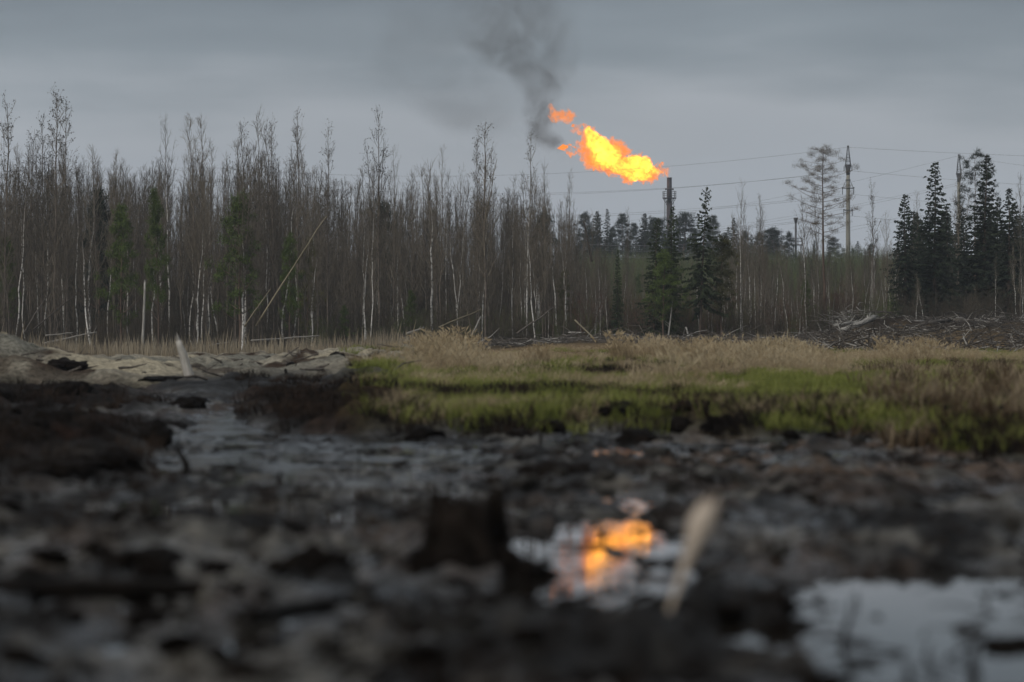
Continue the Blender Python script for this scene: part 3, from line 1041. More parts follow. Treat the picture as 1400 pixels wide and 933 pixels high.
def flame():
    d = 500.0
    k = d / F
    def gas(name, dens, emis, cut, tone, col=(1.0, 0.385, 0.035)):
        m, n, l, out = mat_new(name)
        t = N(n, 'ShaderNodeTexCoord')
        ns = N(n, 'ShaderNodeTexNoise', inp={'Scale': 0.75, 'Detail': 5.0, 'Roughness': 0.72, 'Distortion': 1.0})
        l.new(t.outputs['Object'], ns.inputs['Vector'])
        r = ramp(n, tone)
        l.new(ns.outputs['Fac'], r.inputs[0])
        dr = ramp(n, [(cut[0], 0.0), (cut[1], 1.0)])
        l.new(ns.outputs['Fac'], dr.inputs[0])
        de = N(n, 'ShaderNodeMath', operation='MULTIPLY', inp={1: dens})
        l.new(dr.outputs[0], de.inputs[0])
        em = N(n, 'ShaderNodeMath', operation='MULTIPLY')
        l.new(r.outputs[0], em.inputs[0])
        l.new(dr.outputs[0], em.inputs[1])
        es = N(n, 'ShaderNodeMath', operation='MULTIPLY', inp={1: emis})
        l.new(em.outputs[0], es.inputs[0])
        pv = N(n, 'ShaderNodeVolumePrincipled', inp={'Color': (0.1, .05, .02, 1), 'Emission Color': (*col, 1)})
        l.new(de.outputs[0], pv.inputs['Density'])
        l.new(es.outputs[0], pv.inputs['Emission Strength'])
        l.new(pv.outputs[0], out.inputs['Volume'])
        m.cycles.volume_step_rate = 0.22
        return m

    def fill(poly, rmin, rmax, step):
        """spheres that fill an outline: big in its middle, small along its rim"""
        q = np.array(poly, float)
        nx = np.roll(q, -1, 0)
        gx, gy = np.meshgrid(np.arange(q[:, 0].min(), q[:, 0].max(), step), np.arange(q[:, 1].min(), q[:, 1].max(), step))
        p = np.stack([gx.ravel(), gy.ravel()], 1)
        inside = np.zeros(len(p), bool)
        dist = np.full(len(p), 1e9)
        for a_, b_ in zip(q, nx):
            c_ = (a_[1] > p[:, 1]) != (b_[1] > p[:, 1])
            with np.errstate(divide='ignore', invalid='ignore'):
                xi = (b_[0] - a_[0]) * (p[:, 1] - a_[1]) / (b_[1] - a_[1]) + a_[0]
            inside ^= c_ & (p[:, 0] < xi)
            ab = b_ - a_
            t_ = np.clip(((p - a_) @ ab) / (ab @ ab), 0, 1)
            dist = np.minimum(dist, np.linalg.norm(p - a_ - t_[:, None] * ab, axis=1))
        p, dist = p[inside], dist[inside]
        o_ = np.argsort(-dist)
        out_ = []
        for j in o_:
            r_ = float(np.clip(dist[j], rmin, rmax))
            if all((p[j, 0] - c0) ** 2 + (p[j, 1] - c1) ** 2 > (c2 * .62) ** 2 for c0, c1, c2 in out_):
                out_.append((float(p[j, 0]), float(p[j, 1]), r_))
        return out_
    main = fill([(911.6, 233), (906, 238), (899, 241), (894, 244), (889, 247.6), (875, 248), (862, 247.6), (849, 240.5), (836, 233), (829, 234), (811, 230), (799, 222.5), (795, 212),
                 (789, 202), (793, 195), (797, 191), (796.5, 179), (801, 168.6), (809, 170), (812, 177), (817, 179.5), (830, 190.4), (838, 193), (847, 195.5), (853, 202), (856, 208.4), (852, 215),
                 (856, 216), (868, 213.5), (883, 213.5), (886.5, 220), (894, 227.7), (903, 225)], 1.3, 15, 1.3)
    main += [(793, 171, 3.2), (789, 174, 2.8), (787, 177, 2.2), (784, 170, 1.4), (792, 205, 4), (788, 209, 3.4), (783, 210, 2.8), (778, 207, 2.4), (774, 203, 1.8), (797, 171, 2.6), (793, 173, 2.0), (786, 210, 2.4), (781, 210, 1.8), (777, 206, 1.5), (773, 202, 1.1), (790, 208, 2.5)]
    core = fill([(908, 234), (893, 238), (880, 244), (862, 244), (850, 237), (838, 230), (826, 226), (812, 223), (806, 214), (808, 205), (802, 192), (801, 178), (806, 172), (812, 182), (824, 190), (836, 197), (845, 206), (849, 217), (862, 217), (880, 217), (885, 223), (895, 231)], 1.2, 14, 1.3)
    det = fill([(749.5, 145), (753, 143.5), (757, 147), (761, 151), (768, 153), (782, 153), (784.5, 159.5), (782, 166), (778, 170), (771, 164), (763, 165), (756, 165), (755, 157.6), (754, 153)], 1.2, 6, 1.0)
    rg = random.Random(4)
    def conv(bl):
        return [(wx(px, d), d + rg.uniform(-1, 1) * r_ * k * .5, wz(py, d), r_ * k * 1.04, 1.0) for px, py, r_ in bl]
    me = blob_hull('flame_core', [(a_, b_, c_, r_ * 1.22, q_) for a_, b_, c_, r_, q_ in conv(core)], 0.15, (0.30, 0.34, 0.28), (0.6, 1.3, 2.8), 13)
    me.materials.append(gas('burning_gas_core', 1.4, 7.5, (.33, .41), [(0.36, 0.16), (0.46, 0.55), (0.60, 1.0)]))
    m = gas('lean_burning_gas', 1.3, 1.9, (.39, .54), [(0.38, 0.6), (0.62, 1.0)], (1.0, 0.27, 0.035))
    root = empty('flame', (wx(912, d), d, wz(243, d)))
    tag(root, 'ragged yellow and orange gas flame streaming left from the stack top', 'flame')
    o = bpy.data.objects.new('flame_core', me)
    COL.objects.link(o)
    o.parent = root
    o.matrix_parent_inverse = root.matrix_world.inverted()
    o.location = -root.location + root.location
    me = blob_hull('flame_fringe', conv(main), 0.15, (0.55, 0.66, 0.60), (0.5, 1.2, 2.6), 3)
    me.materials.append(m)
    o2 = bpy.data.objects.new('flame_fringe', me)
    COL.objects.link(o2)
    o2.parent = root
    for q in (o, o2):
        q.matrix_parent_inverse = Matrix.Translation(-root.location)
        q.location = (0, 0, 0)
    m = gas('cool_burning_gas', 1.1, 1.35, (.38, .47), [(0.36, 0.55), (0.62, 1.1)], (1.0, 0.29, 0.05))
    me = blob_hull('detached_flame', conv(det), 0.10, (0.30, 0.42, 0.34), (0.7, 1.6, 3.4), 31)
    me.materials.append(m)
    o = bpy.data.objects.new('detached_flame', me)
    COL.objects.link(o)
    tag(o, 'small orange flame torn off beyond the upper end of the main flame', 'flame')
    for (px, py, r_) in ((788, 176, 3.0),):
        me = blob_hull('flame_shred', conv([(px, py, r_), (px - 3, py - 2, r_ * .7), (px + 2, py + 3, r_ * .5)]), 0.1, (0.2, 0.12), (1, 2.5), 51)
        me.materials.append(m)
        o = bpy.data.objects.new('flame_shred', me)
        COL.objects.link(o)
        tag(o, 'tiny orange scrap of fire between the main flame and the detached one', 'flame')
    me = blob_hull('pilot_flame', conv([(912, 240, 1.6), (911, 236, 1.8), (913, 243, 1.2)]), 0.08, (0.1, 0.06), (1.5, 3), 61)
    me.materials.append(m)
    o = bpy.data.objects.new('pilot_flame', me)
    COL.objects.link(o)
    tag(o, 'short pale tongue of fire just above the stack mouth', 'flame')


flame()


# ------------------------------------------------------------------ smoke
def smoke_plume(name, label, path, dens, d, seed, nscale=0.10, lo=.42, hi=.66, depth=1.0):
    """path: list of (px, py, radius px); a tube hull whose shader thins out towards the hull"""
    k = d / F
    pts = np.array([(wx(a, d), d, wz(b, d)) for a, b, _ in path])
    rad = np.array([c * k for _, _, c in path])
    zmin, zmax = pts[0, 2], pts[-1, 2]
    tt = (pts[:, 2] - zmin) / (zmax - zmin)
    xmin, xmax = pts[:, 0].min() - 1, pts[:, 0].max() + 1
    rmax = rad.max()
    zz = np.linspace(0, 1, 60)
    cx = np.interp(zz, tt, pts[:, 0])
    rr = np.interp(zz, tt, rad)
    mb = MB()
    ang = np.arange(20) / 20 * 2 * pi
    V = np.stack([cx[:, None] + np.cos(ang) * rr[:, None] * 1.02, d + np.sin(ang) * rr[:, None] * depth * 1.02, np.repeat((zmin + zz * (zmax - zmin))[:, None], 20, 1)], 2)
    idx = np.arange(60 * 20).reshape(60, 20)
    a, b = idx[:-1], idx[1:]
    mb.add(V.reshape(-1, 3), np.stack([a, np.roll(a, -1, 1), np.roll(b, -1, 1), b], -1).reshape(-1, 4))
    mb.f.append(np.array([list(idx[0][::-1])])); mb.m.append(np.array([0]))
    mb.f.append(np.array([list(idx[-1])])); mb.m.append(np.array([0]))
    m, n, l, out = mat_new(name + '_soot')
    t = N(n, 'ShaderNodeTexCoord')
    sp = N(n, 'ShaderNodeSeparateXYZ')
    l.new(t.outputs['Object'], sp.inputs[0])
    def math_(op, a_, b_=None, c_=None):
        x = N(n, 'ShaderNodeMath', operation=op)
        for i, v in enumerate((a_, b_, c_)):
            if v is None:
                continue
            if isinstance(v, (int, float)):
                x.inputs[i].default_value = v
            else:
                l.new(v, x.inputs[i])
        return x.outputs[0]
    u = math_('DIVIDE', math_('SUBTRACT', sp.outputs['Z'], float(zmin)), float(zmax - zmin))
    def curve(vals):
        c = N(n, 'ShaderNodeFloatCurve')
        cm = c.mapping.curves[0]
        while len(cm.points) < len(tt):
            cm.points.new(.5, .5)
        for i in range(len(tt)):
            cm.points[i].location = (tt[i], vals[i])
            cm.points[i].handle_type = 'VECTOR'
        c.mapping.update()
        l.new(u, c.inputs['Value'])
        return c.outputs[0]
    ax = math_('MULTIPLY_ADD', curve((pts[:, 0] - xmin) / (xmax - xmin)), float(xmax - xmin), float(xmin))
    rd = math_('MULTIPLY', curve(rad / rmax), float(rmax))
    dx = math_('DIVIDE', math_('SUBTRACT', sp.outputs['X'], ax), rd)
    dy = math_('DIVIDE', math_('SUBTRACT', sp.outputs['Y'], float(d)), math_('MULTIPLY', rd, float(depth)))
    r2 = math_('ADD', math_('MULTIPLY', dx, dx), math_('MULTIPLY', dy, dy))
    fall = math_('SUBTRACT', 1.0, r2)
    fall = math_('MAXIMUM', fall, 0.0)
    ends = math_('MULTIPLY', math_('MINIMUM', math_('MULTIPLY', u, 7.0), 1.0), math_('MINIMUM', math_('MULTIPLY', math_('SUBTRACT', 1.0, u), 3.0), 1.0))
    ns = N(n, 'ShaderNodeTexNoise', inp={'Scale': nscale, 'Detail': 6.0, 'Roughness': 0.62, 'Distortion': 1.5})
    mpn = N(n, 'ShaderNodeMapping')
    mpn.inputs['Location'].default_value = (seed * 3.1, seed, 0)
    l.new(t.outputs['Object'], mpn.inputs[0])
    l.new(mpn.outputs[0], ns.inputs['Vector'])
    r = ramp(n, [(lo, 0.02), (hi, 1.0)])
    l.new(ns.outputs['Fac'], r.inputs[0])
    nrm = math_('DIVIDE', float(dens), rd)                 # the same soot spreads out as the plume widens
    de = math_('MULTIPLY', math_('MULTIPLY', math_('MULTIPLY', fall, ends), r.outputs[0]), nrm)
    pv = N(n, 'ShaderNodeVolumePrincipled', inp={'Color': (0.30, 0.29, .28, 1)})
    l.new(de, pv.inputs['Density'])
    l.new(pv.outputs[0], out.inputs['Volume'])
    m.cycles.volume_step_rate = 0.35
    o = mb.build(name, m)
    tag(o, label, 'smoke', kind='stuff')


smoke_plume('smoke', 'dark sooty smoke column rising and widening above the far end of the flame',
            [(772, 222, 18), (752, 200, 30), (739, 178, 26), (737, 155, 27), (743, 130, 34), (740, 105, 50), (722, 85, 74), (710, 60, 88), (704, 25, 94), (694, -40, 110)], 1.35, 512.0, 2, .115, .43, .64)
smoke_plume('smoke_haze', 'thin grey smoke drifting left of the dark smoke column',
            [(660, 200, 40), (640, 150, 90), (610, 110, 120), (590, 70, 130), (590, 30, 130), (580, -20, 120)], .55, 560.0, 6, .05, .40, .62, .6)


# ------------------------------------------------------------------ power line poles and wires
def strut(mb, a, b, r=.05, k=4):
    mb.tubes(np.array([a, b], float), np.array([r, r]), k, cap=True)


def pylon(px, d, ytop, ycollar, label, width=.33, arms=True):
    x = wx(px, d)
    zb = ground(x, d)
    zt, zc = wz(ytop, d) - zb, wz(ycollar, d) - zb
    root = empty('power_pole', (x, d, zb))
    tag(root, label, 'power pole', 'concrete power line poles')
    mb = MB()
    hc = zc - .6
    tz = np.linspace(-1, hc, 8)
    mb.tubes(np.stack([tz * 0, tz * 0, tz], 1), np.interp(tz, [0, hc], [width * 1.18, width * .85]), 20, cap=True)
    mb.build('concrete_shaft', M['concrete'], root, True)
    mb = MB()
    mb.tubes(np.array([(0, 0, hc - .9), (0, 0, hc - .1), (0, 0, zc), (0, 0, zc + .12)]), np.array([.31, .34, .54, .54]), 16, cap=True)
    mb.build('steel_collar', M['steel'], root)
    mb = MB()
    z0, z1 = zc + .12, zt
    for sx in (-1, 1):
        for sy in (-1, 1):
            strut(mb, (sx * .38, sy * .38, z0), (sx * .10, sy * .10, z1), .045)
    lv = np.linspace(0, 1, 6)
    for i, q in enumerate(lv):
        w = .38 + (.10 - .38) * q
        z = z0 + (z1 - z0) * q
        for s in (-1, 1):
            strut(mb, (-w, s * w, z), (w, s * w, z), .03)
            strut(mb, (s * w, -w, z), (s * w, w, z), .03)
        if i < 5:
            q2 = lv[i + 1]
            w2 = .38 + (.10 - .38) * q2
            strut(mb, (-w, -w, z), (w2, -w2, z0 + (z1 - z0) * q2), .02)
            strut(mb, (w, w, z), (-w2, w2, z0 + (z1 - z0) * q2), .02)
    mb.box((0, 0, z1 + .1), (.28, .28, .3))
    mb.build('lattice_top', M['steel'], root)
    out = {}
    if arms:
        for nm, py, w, drop in (('upper', ycollar + .5, .62, .75), ('middle', 257.5, .88, .95), ('lower', 287.5, .66, .9)):
            z = wz(py, d) - zb
            if nm != 'upper':
                mb = MB()
                mb.box((0, -.36, z), (2 * w, .09, .12))
                mb.box((0, .36, z), (2 * w, .09, .12))
                for s in (-1, 1):
                    mb.box((s * w, 0, z + .05), (.16, .8, .2))
                    if nm == 'middle':
                        strut(mb, (s * w * .95, 0, z), (s * .3, 0, z + 1.3), .04)
                if nm == 'middle':
                    mb.box((0, 0, z + 1.3), (.72, .72, .14))
                mb.build('crossarm', M['steel'], root)
            for s in (-1, 1):
                ins = MB()
                zz = np.linspace(0, drop, 15)
                rr = np.where(np.arange(15) % 2, .085, .03)
                ins.tubes(np.stack([zz * 0 + s * w, zz * 0, z - .04 - zz], 1), rr, 8)
                ins.build('insulator_string', M['insul'], root)
                out[(nm, s)] = (x + s * w, d, zb + z - .04 - drop)
    out['top'] = (x, d, zb + zt)
    return out


A = pylon(1159.5, 450.0, 201.5, 226.5, 'concrete power pole with lattice top, tallest, beside the flat topped pine')
B = pylon(1311.0, 520.0, 213.0, 238.0, 'concrete power pole mostly hidden in the bare tree among the right spruces', arms=False)
C_ = pylon(277.0, 520.0, 228.0, 249.0, 'grey power pole glimpsed through the bare birch thicket above the white stake', arms=False)
mbx = MB()
mbx.box((0, 0, 0), (1.9, .12, .16))
arm = mbx.build('crossarm', M['steel'])
arm.parent = [o for o in COL.objects if o.name.startswith('power_pole')][2]
arm.location = (0, 0, C_['top'][2] - arm.parent.location.z - 2.7)


def wire(a, b, sag, label, r=.017):
    a, b = np.array(a, float), np.array(b, float)
    t = np.linspace(0, 1, 41)
    P = a[None] * (1 - t)[:, None] + b[None] * t[:, None]
    P[:, 2] -= sag * 4 * t * (1 - t)
    mb = MB()
    mb.tubes(P - a, np.full(41, r), 4, cap=True)
    o = mb.build('power_wire', M['wire'])
    o.location = a
    tag(o, label, 'wire', 'overhead power line wires')


def pp(px, py, d):
    return (wx(px, d), d, wz(py, d))


s450 = 450 / F
wire(A['top'], C_['top'], 26 * s450, 'highest wire running left from the lattice top of the tall concrete pole')
for key, yb, sg, lb in ((('upper', 1), 252, 28, 'wire from the right upper insulator of the tall pole, running left'),
                        (('upper', -1), 253, 30, 'wire from the left upper insulator of the tall pole, running left'),
                        (('middle', -1), 285, 27, 'wire from the left middle insulator of the tall pole, running left'),
                        (('middle', 1), 286, 29, 'wire from the right middle insulator of the tall pole, running left'),
                        (('lower', -1), 322, 26, 'wire from the left lower insulator of the tall pole, running left behind trees'),
                        (('lower', 1), 324, 28, 'wire from the right lower insulator of the tall pole, running left behind trees')):
    wire(A[key], pp(277 + key[1] * 5, yb - 8, 520), sg * s450, lb)
wire(A['top'], pp(2000, 216, 430), 9 * s450, 'highest wire running right from the tall pole past the spruce tops')
wire(A[('upper', 1)], pp(2000, 268, 430), 11 * s450, 'wire running right from the upper insulator towards the spruces')
wire(A[('middle', 1)], pp(2000, 305, 430), 11 * s450, 'wire running right from the middle insulator into the spruces')
wire(A[('lower', 1)], pp(2000, 335, 430), 11 * s450, 'wire running right from the lower insulator into the spruces')
wire(B['top'], pp(560, 306, 900), 6, 'wire falling left from the half hidden pole and passing behind the tall one')
for dy, dy2, lb in ((38, 316, 'upper'), (41, 320, 'second'), (68, 345, 'third'), (72, 350, 'lowest')):
    wire(pp(1308, 213 + dy, 520), pp(560, dy2, 900), 6, f'{lb} conductor of the line falling left from the half hidden pole')
wire(B['top'], pp(1900, 226, 520), 3, 'wire running right from the top of the half hidden pole')
for i, py in enumerate((330, 337, 345, 360)):
    wire(pp(700, py - 6, 330), pp(1060, py - 10 + i, 330), 1.2,
         ('first', 'second', 'third', 'fourth')[i] + ' pale thin wire from the top crossing the dark far conifers')


# ------------------------------------------------------------------ forest: prototypes
birch_meshes, birch_cat, birch_wide = [], [], []
for i in range(12):
    tr, cr_ = bare_tree(100 + i, 12, spread=.50 + .09 * (i % 5), nbr=34 + i % 4 * 5, low=.22 + .03 * (i % 4), r0=.034 + .005 * (i % 4), curl=1.0 + .35 * (i % 4), lean=.02 * (i % 3 - 1))
    birch_meshes.append((tr.data('birch_trunk', M['birch'], True), cr_.data('birch_crown', [M['twig'], M['catkin']])))
for i in range(5):
    tr, cr_ = bare_tree(150 + i, 12, spread=.62 + .07 * (i % 3), nbr=40, catk=900, low=.28, r0=.07)
    birch_cat.append((tr.data('aspen_trunk', M['birch'], True), cr_.data('aspen_crown', [M['twig'], M['catkin']])))
for i in range(5):
    tr, cr_ = bare_tree(170 + i, 12, spread=.80 + .1 * (i % 3), nbr=34, low=.30, r0=.07, curl=1.6, droop=.25 * (i % 2))
    birch_wide.append((tr.data('birch_trunk', M['birch'], True), cr_.data('birch_crown', [M['twig'], M['catkin']])))


birch_white = []
for i in range(8):
    tr, cr_ = bare_tree(190 + i, 12, spread=.70 + .1 * (i % 3), nbr=30, low=.34, r0=.062 + .008 * (i % 3), curl=1.8)
    birch_white.append((tr.data('birch_trunk', M['birch_white'], True), cr_.data('birch_crown', [M['twig'], M['catkin']])))


def place(name, meshes, names, px, d, ytop, H, rz=None, wide=1.0, lean=0.0):
    x = wx(px, d)
    zb = ground(x, d)
    s = (wz(ytop, d) - zb) / H
    root = empty(name, (x, d, zb), rz if rz is not None else random.uniform(0, 6.28), (s * wide, s * wide, s))
    root.rotation_euler.x = random.gauss(0, .015)
    root.rotation_euler.y = lean + random.gauss(0, .015)
    for me, nm in zip(meshes, names):
        o = bpy.data.objects.new(nm, me)
        COL.objects.link(o)
        o.parent = root
    return root


TC = ('trunk', 'crown')
# named bare trees: (px, base distance, top row, set, index, width, label)
heroes = [
    (75, 158, 127, 'c', 0, 1.0, 'tallest catkin-laden aspen, left end of the thicket'),
    (60, 160, 165, 'c', 1, .9, 'catkin-laden aspen just left of the tallest one'),
    (93, 160, 146, 'c', 2, .85, 'catkin-laden aspen just right of the tallest one'),
    (42, 163, 176, 'c', 3, .9, 'shorter catkin-laden aspen two trunks left of the tallest one'),
    (5, 157, 141, 'c', 4, 1.0, 'catkin-laden aspen cut by the left edge of the picture'),
    (233, 160, 158, 'w', 1, .6, 'tall bare birch with whip-like top, between the first and second young pines'),
    (408, 156, 160, 'c', 2, .62, 'narrow aspen dotted with dark buds, above the leaning yellow pole'),
    (375, 158, 168, 'c', 0, .6, 'narrow budded aspen left of the aspen above the leaning pole'),
    (446, 157, 178, 'c', 4, .75, 'budded aspen right of the aspen above the leaning pole'),
    (335, 160, 165, 'c', 3, .8, 'budded aspen above the bright green young pine'),
    (516, 152, 157, 'c', 1, .85, 'lone tall aspen with sparse open top, middle of the thicket'),
    (535, 158, 205, 'w', 2, .6, 'bare birch close right of the lone tall aspen'),
    (600, 158, 200, 'w', 0, .6, 'thin forked birch over the small dark spruce in the thicket'),
    (664, 150, 166, 'c', 3, 1.0, 'broad budded aspen, widest crown of the thicket, below the smoke'),
    (652, 158, 190, 'c', 0, .6, 'budded aspen tucked against the left of the widest aspen'),
    (719, 152, 188, 'c', 2, .75, 'slim budded aspen directly under the smoke column'),
    (746, 158, 215, 'w', 3, .5, 'thin pale birch between the slim aspen and the flame'),
    (782, 156, 235, 'w', 4, .6, 'pale birch at the right end of the thicket, under the flame'),
    (858, 170, 283, 'w', 1, .45, 'slim white birch in front of the far conifers left of the stack'),
    (1014, 152, 250, 'w', 2, .60, 'tall bare white birch right of the broad drooping spruce'),
    (1034, 153, 266, 'w', 0, .8, 'spreading bare birch second to the right of the drooping spruce'),
    (1001, 154, 286, 'w', 3, .5, 'short bare birch touching the right of the drooping spruce'),
    (1048, 155, 285, 'w', 4, .8, 'bare birch left of the small vent mast'),
    (1103, 153, 266, 'w', 1, .75, 'crooked bare birch left of the tall flat topped pine'),
    (1118, 180, 250, 'w', 4, .6, 'leaning grey birch crossing behind the flat topped pine'),
    (1195, 152, 252, 'c', 4, .8, 'bare birch between the tall concrete pole and the spruces'),
    (1210, 154, 292, 'w', 2, .9, 'bushy bare birch right beside the lone birch by the pole'),
    (1309, 190, 236, 'c', 1, .9, 'twiggy grey tree wrapped round the half hidden power pole'),
    (1254, 188, 262, 'w', 0, .7, 'pale feathery birch behind the first right spruces'),
    (1396, 150, 232, 'w', 3, .6, 'white trunked birch at the right edge of the picture'),
]
sets = {'c': birch_cat, 'w': birch_wide}
for px, d, yt, st, i, w, lb in heroes:
    nm = 'aspen' if st == 'c' else 'birch'
    r_ = place(nm, sets[st][i], TC, px, d, yt, 12.0, wide=w)
    tag(r_, lb, nm + ' tree', 'tall bare trees')

TOPS = np.array([(-80, 175), (0, 190), (40, 200), (110, 190), (150, 205), (200, 200), (250, 190), (300, 205), (350, 190), (400, 195), (450, 215), (500, 225),
                 (560, 225), (600, 225), (640, 225), (700, 240), (740, 255), (790, 275), (815, 300), (840, 330), (880, 370), (930, 380), (985, 345), (1010, 284), (1060, 312), (1085, 345), (1100, 325), (1150, 340), (1185, 322), (1220, 320), (1480, 330)], float)


def top_row(px):
    return float(np.interp(px, TOPS[:, 0], TOPS[:, 1]))


SECT = [(-80, 100, 'in the dense thicket under the tall catkin-laden aspens'),
        (100, 190, 'in the thicket left of the broken white stub trunk'),
        (190, 300, 'in the thicket above the leaning white stake'),
        (300, 450, 'in the thicket around the leaning yellow pole'),
        (450, 560, 'in the thicket under the lone tall aspen'),
        (560, 640, 'in the thicket above the clump of tall dry reeds'),
        (640, 740, 'in the thicket under the smoke column'),
        (740, 850, 'at the thin right end of the thicket below the flame'),
        (850, 990, 'among the spruces at the foot of the flare stack'),
        (990, 1125, 'between the drooping spruce and the flat topped pine'),
        (1125, 1225, 'on the rise at the foot of the tall concrete pole'),
        (1225, 1480, 'in front of the dark spruce stand at right')]


def sect(px):
    for a, b, s in SECT:
        if px < b:
            return s
    return SECT[-1][2]


MARKS = [(75, 'the tallest catkin-laden aspen'), (5, 'the aspen cut by the left edge'), (122, 'the dim green pine deep in the thicket'), (166, 'the leftmost dark green young pine'),
         (197, 'the broken pale birch stub'), (217, 'the narrow green young pine'), (233, 'the tall birch with whip-like top'), (252, 'the leaning white stake'),
         (277, 'the half seen grey power pole'), (329, 'the bright bushy young pine'), (352, 'the foot of the leaning yellow pole'),
         (375, 'the narrow budded aspen'), (394, 'the small vivid green pine'), (425, 'the yellow-green young pine'), (446, 'the tip of the leaning yellow pole'),
         (470, 'the low green pine bush'), (516, 'the lone tall aspen'), (560, 'the low pine bush of the middle thicket'), (597, 'the small bluish spruce'), (625, 'the tallest dry reed clump'),
         (664, 'the widest budded aspen'), (690, 'the leaning grey trunk of the lower middle'), (719, 'the slim aspen under the smoke'), (748, 'the dull green pine below the smoke'), (782, 'the pale birch under the flame'),
         (803, 'the dark dead leaning stem'), (843, 'the small greenish spruce'), (858, 'the slim white birch left of the stack'), (893, 'the narrow spruce left of the flare stack'), (915, 'the foot of the flare stack'),
         (957, 'the drooping ragged spruce'), (987, 'the yellowish young pine'), (1014, 'the tall white birch past the drooping spruce'), (1034, 'the spreading bare birch'),
         (1060, 'the distant dark rounded pine'), (1088, 'the small vent mast'), (1103, 'the crooked bare birch'), (1129, 'the flat topped pine'), (1160, 'the tall concrete pole'),
         (1193, 'the thick broken birch trunk'), (1238, 'the first slender spruce of the stand'), (1278, 'the tall dark spruce of the stand'), (1311, 'the half hidden power pole'),
         (1345, 'the tallest dark spruce'), (1375, 'the broad dark spruce near the edge'), (1396, 'the white birch at the right edge')]


def beside(px):
    m = min(MARKS, key=lambda q: abs(q[0] - px))
    d_ = px - m[0]
    if abs(d_) < 4:
        return 'right at ' + m[1] if m[1].startswith('the foot') else 'straight in line with ' + m[1]
    return ('left of ' if d_ < 0 else 'right of ') + m[1]


cnt = 0
spots = []
while len(spots) < 186:
    px = random.uniform(-55, 820)
    d = random.uniform(148, 178)
    if random.random() < .25 + .9 * float(S(-.3, .4, fbm2(np.array([px * .045]), np.array([d * .12]), 3, 77))[0]):
        spots.append((px, d, 1))
for i in range(16):
    spots.append((random.uniform(820, 990), random.uniform(155, 175), 2))
for i in range(46):
    spots.append((random.uniform(990, 1130), random.uniform(155, 185), 2))
for i in range(9):
    spots.append((random.uniform(1130, 1225), random.uniform(160, 190), 2))
for i in range(16):
    spots.append((random.uniform(1225, 1410), random.uniform(150, 178), 2))
for px, d, k in spots:
    short = random.random() < (.25 if k == 1 else .5)
    yt = top_row(px)
    h = HZ - yt
    h *= 1 + .13 * float(fbm2(np.array([px * .02]), np.array([3.3]), 3, 78)[0])
    yt = HZ - h * (random.uniform(.38, .68) if short else random.uniform(.74, 1.03))
    me = random.choice(birch_meshes) if (k == 1 and random.random() < .86) else random.choice(birch_white)
    r_ = place('birch', me, TC, px, d, yt, 12.0, wide=random.uniform(.75, 1.1) * (1.25 if short else 1), lean=random.gauss(0, .045 if k == 1 else .09))
    tag(r_, ('short bare birch ' if short else random.choice(('slender leafless birch ', 'thin bare birch '))) + beside(px), 'birch tree', 'bare birches ' + sect(px))

# the mass behind them
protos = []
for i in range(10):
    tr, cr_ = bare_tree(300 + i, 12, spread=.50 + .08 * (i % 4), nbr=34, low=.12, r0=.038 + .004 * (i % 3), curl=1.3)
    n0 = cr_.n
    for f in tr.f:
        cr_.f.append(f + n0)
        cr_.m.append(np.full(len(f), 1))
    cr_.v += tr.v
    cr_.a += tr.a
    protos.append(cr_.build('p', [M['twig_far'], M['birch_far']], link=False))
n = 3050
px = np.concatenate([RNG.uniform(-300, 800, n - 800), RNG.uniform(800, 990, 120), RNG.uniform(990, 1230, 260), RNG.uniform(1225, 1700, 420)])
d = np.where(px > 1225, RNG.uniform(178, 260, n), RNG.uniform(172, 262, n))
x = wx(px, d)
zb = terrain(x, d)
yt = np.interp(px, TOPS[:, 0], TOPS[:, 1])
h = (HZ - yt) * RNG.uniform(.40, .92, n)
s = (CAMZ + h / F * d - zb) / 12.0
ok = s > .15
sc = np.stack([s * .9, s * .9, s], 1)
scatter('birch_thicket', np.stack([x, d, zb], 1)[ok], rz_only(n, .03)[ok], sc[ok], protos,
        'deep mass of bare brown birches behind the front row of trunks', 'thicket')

# young pale saplings in the thinner middle part
n = 210
px = RNG.uniform(790, 1215, n)
d = RNG.uniform(150, 178, n)
x = wx(px, d)
s = RNG.uniform(.20, .46, n) * (1 - .25 * S(1120, 1200, px))
protos = []
for i in range(5):
    tr, cr_ = bare_tree(330 + i, 12, spread=.6 + .1 * (i % 3), nbr=26, low=.2, r0=.05, curl=2.0)
    n0 = cr_.n
    for f in tr.f:
        cr_.f.append(f + n0)
        cr_.m.append(np.full(len(f), 1))
    cr_.v += tr.v
    cr_.a += tr.a
    protos.append(cr_.build('p', [M['twig'], M['birch_sapling']], link=False))
scatter('birch_saplings', np.stack([x, d, terrain(x, d)], 1), rz_only(n, .07), s, protos,
        'young thin pale birch saplings between the stack and the concrete pole', 'saplings')

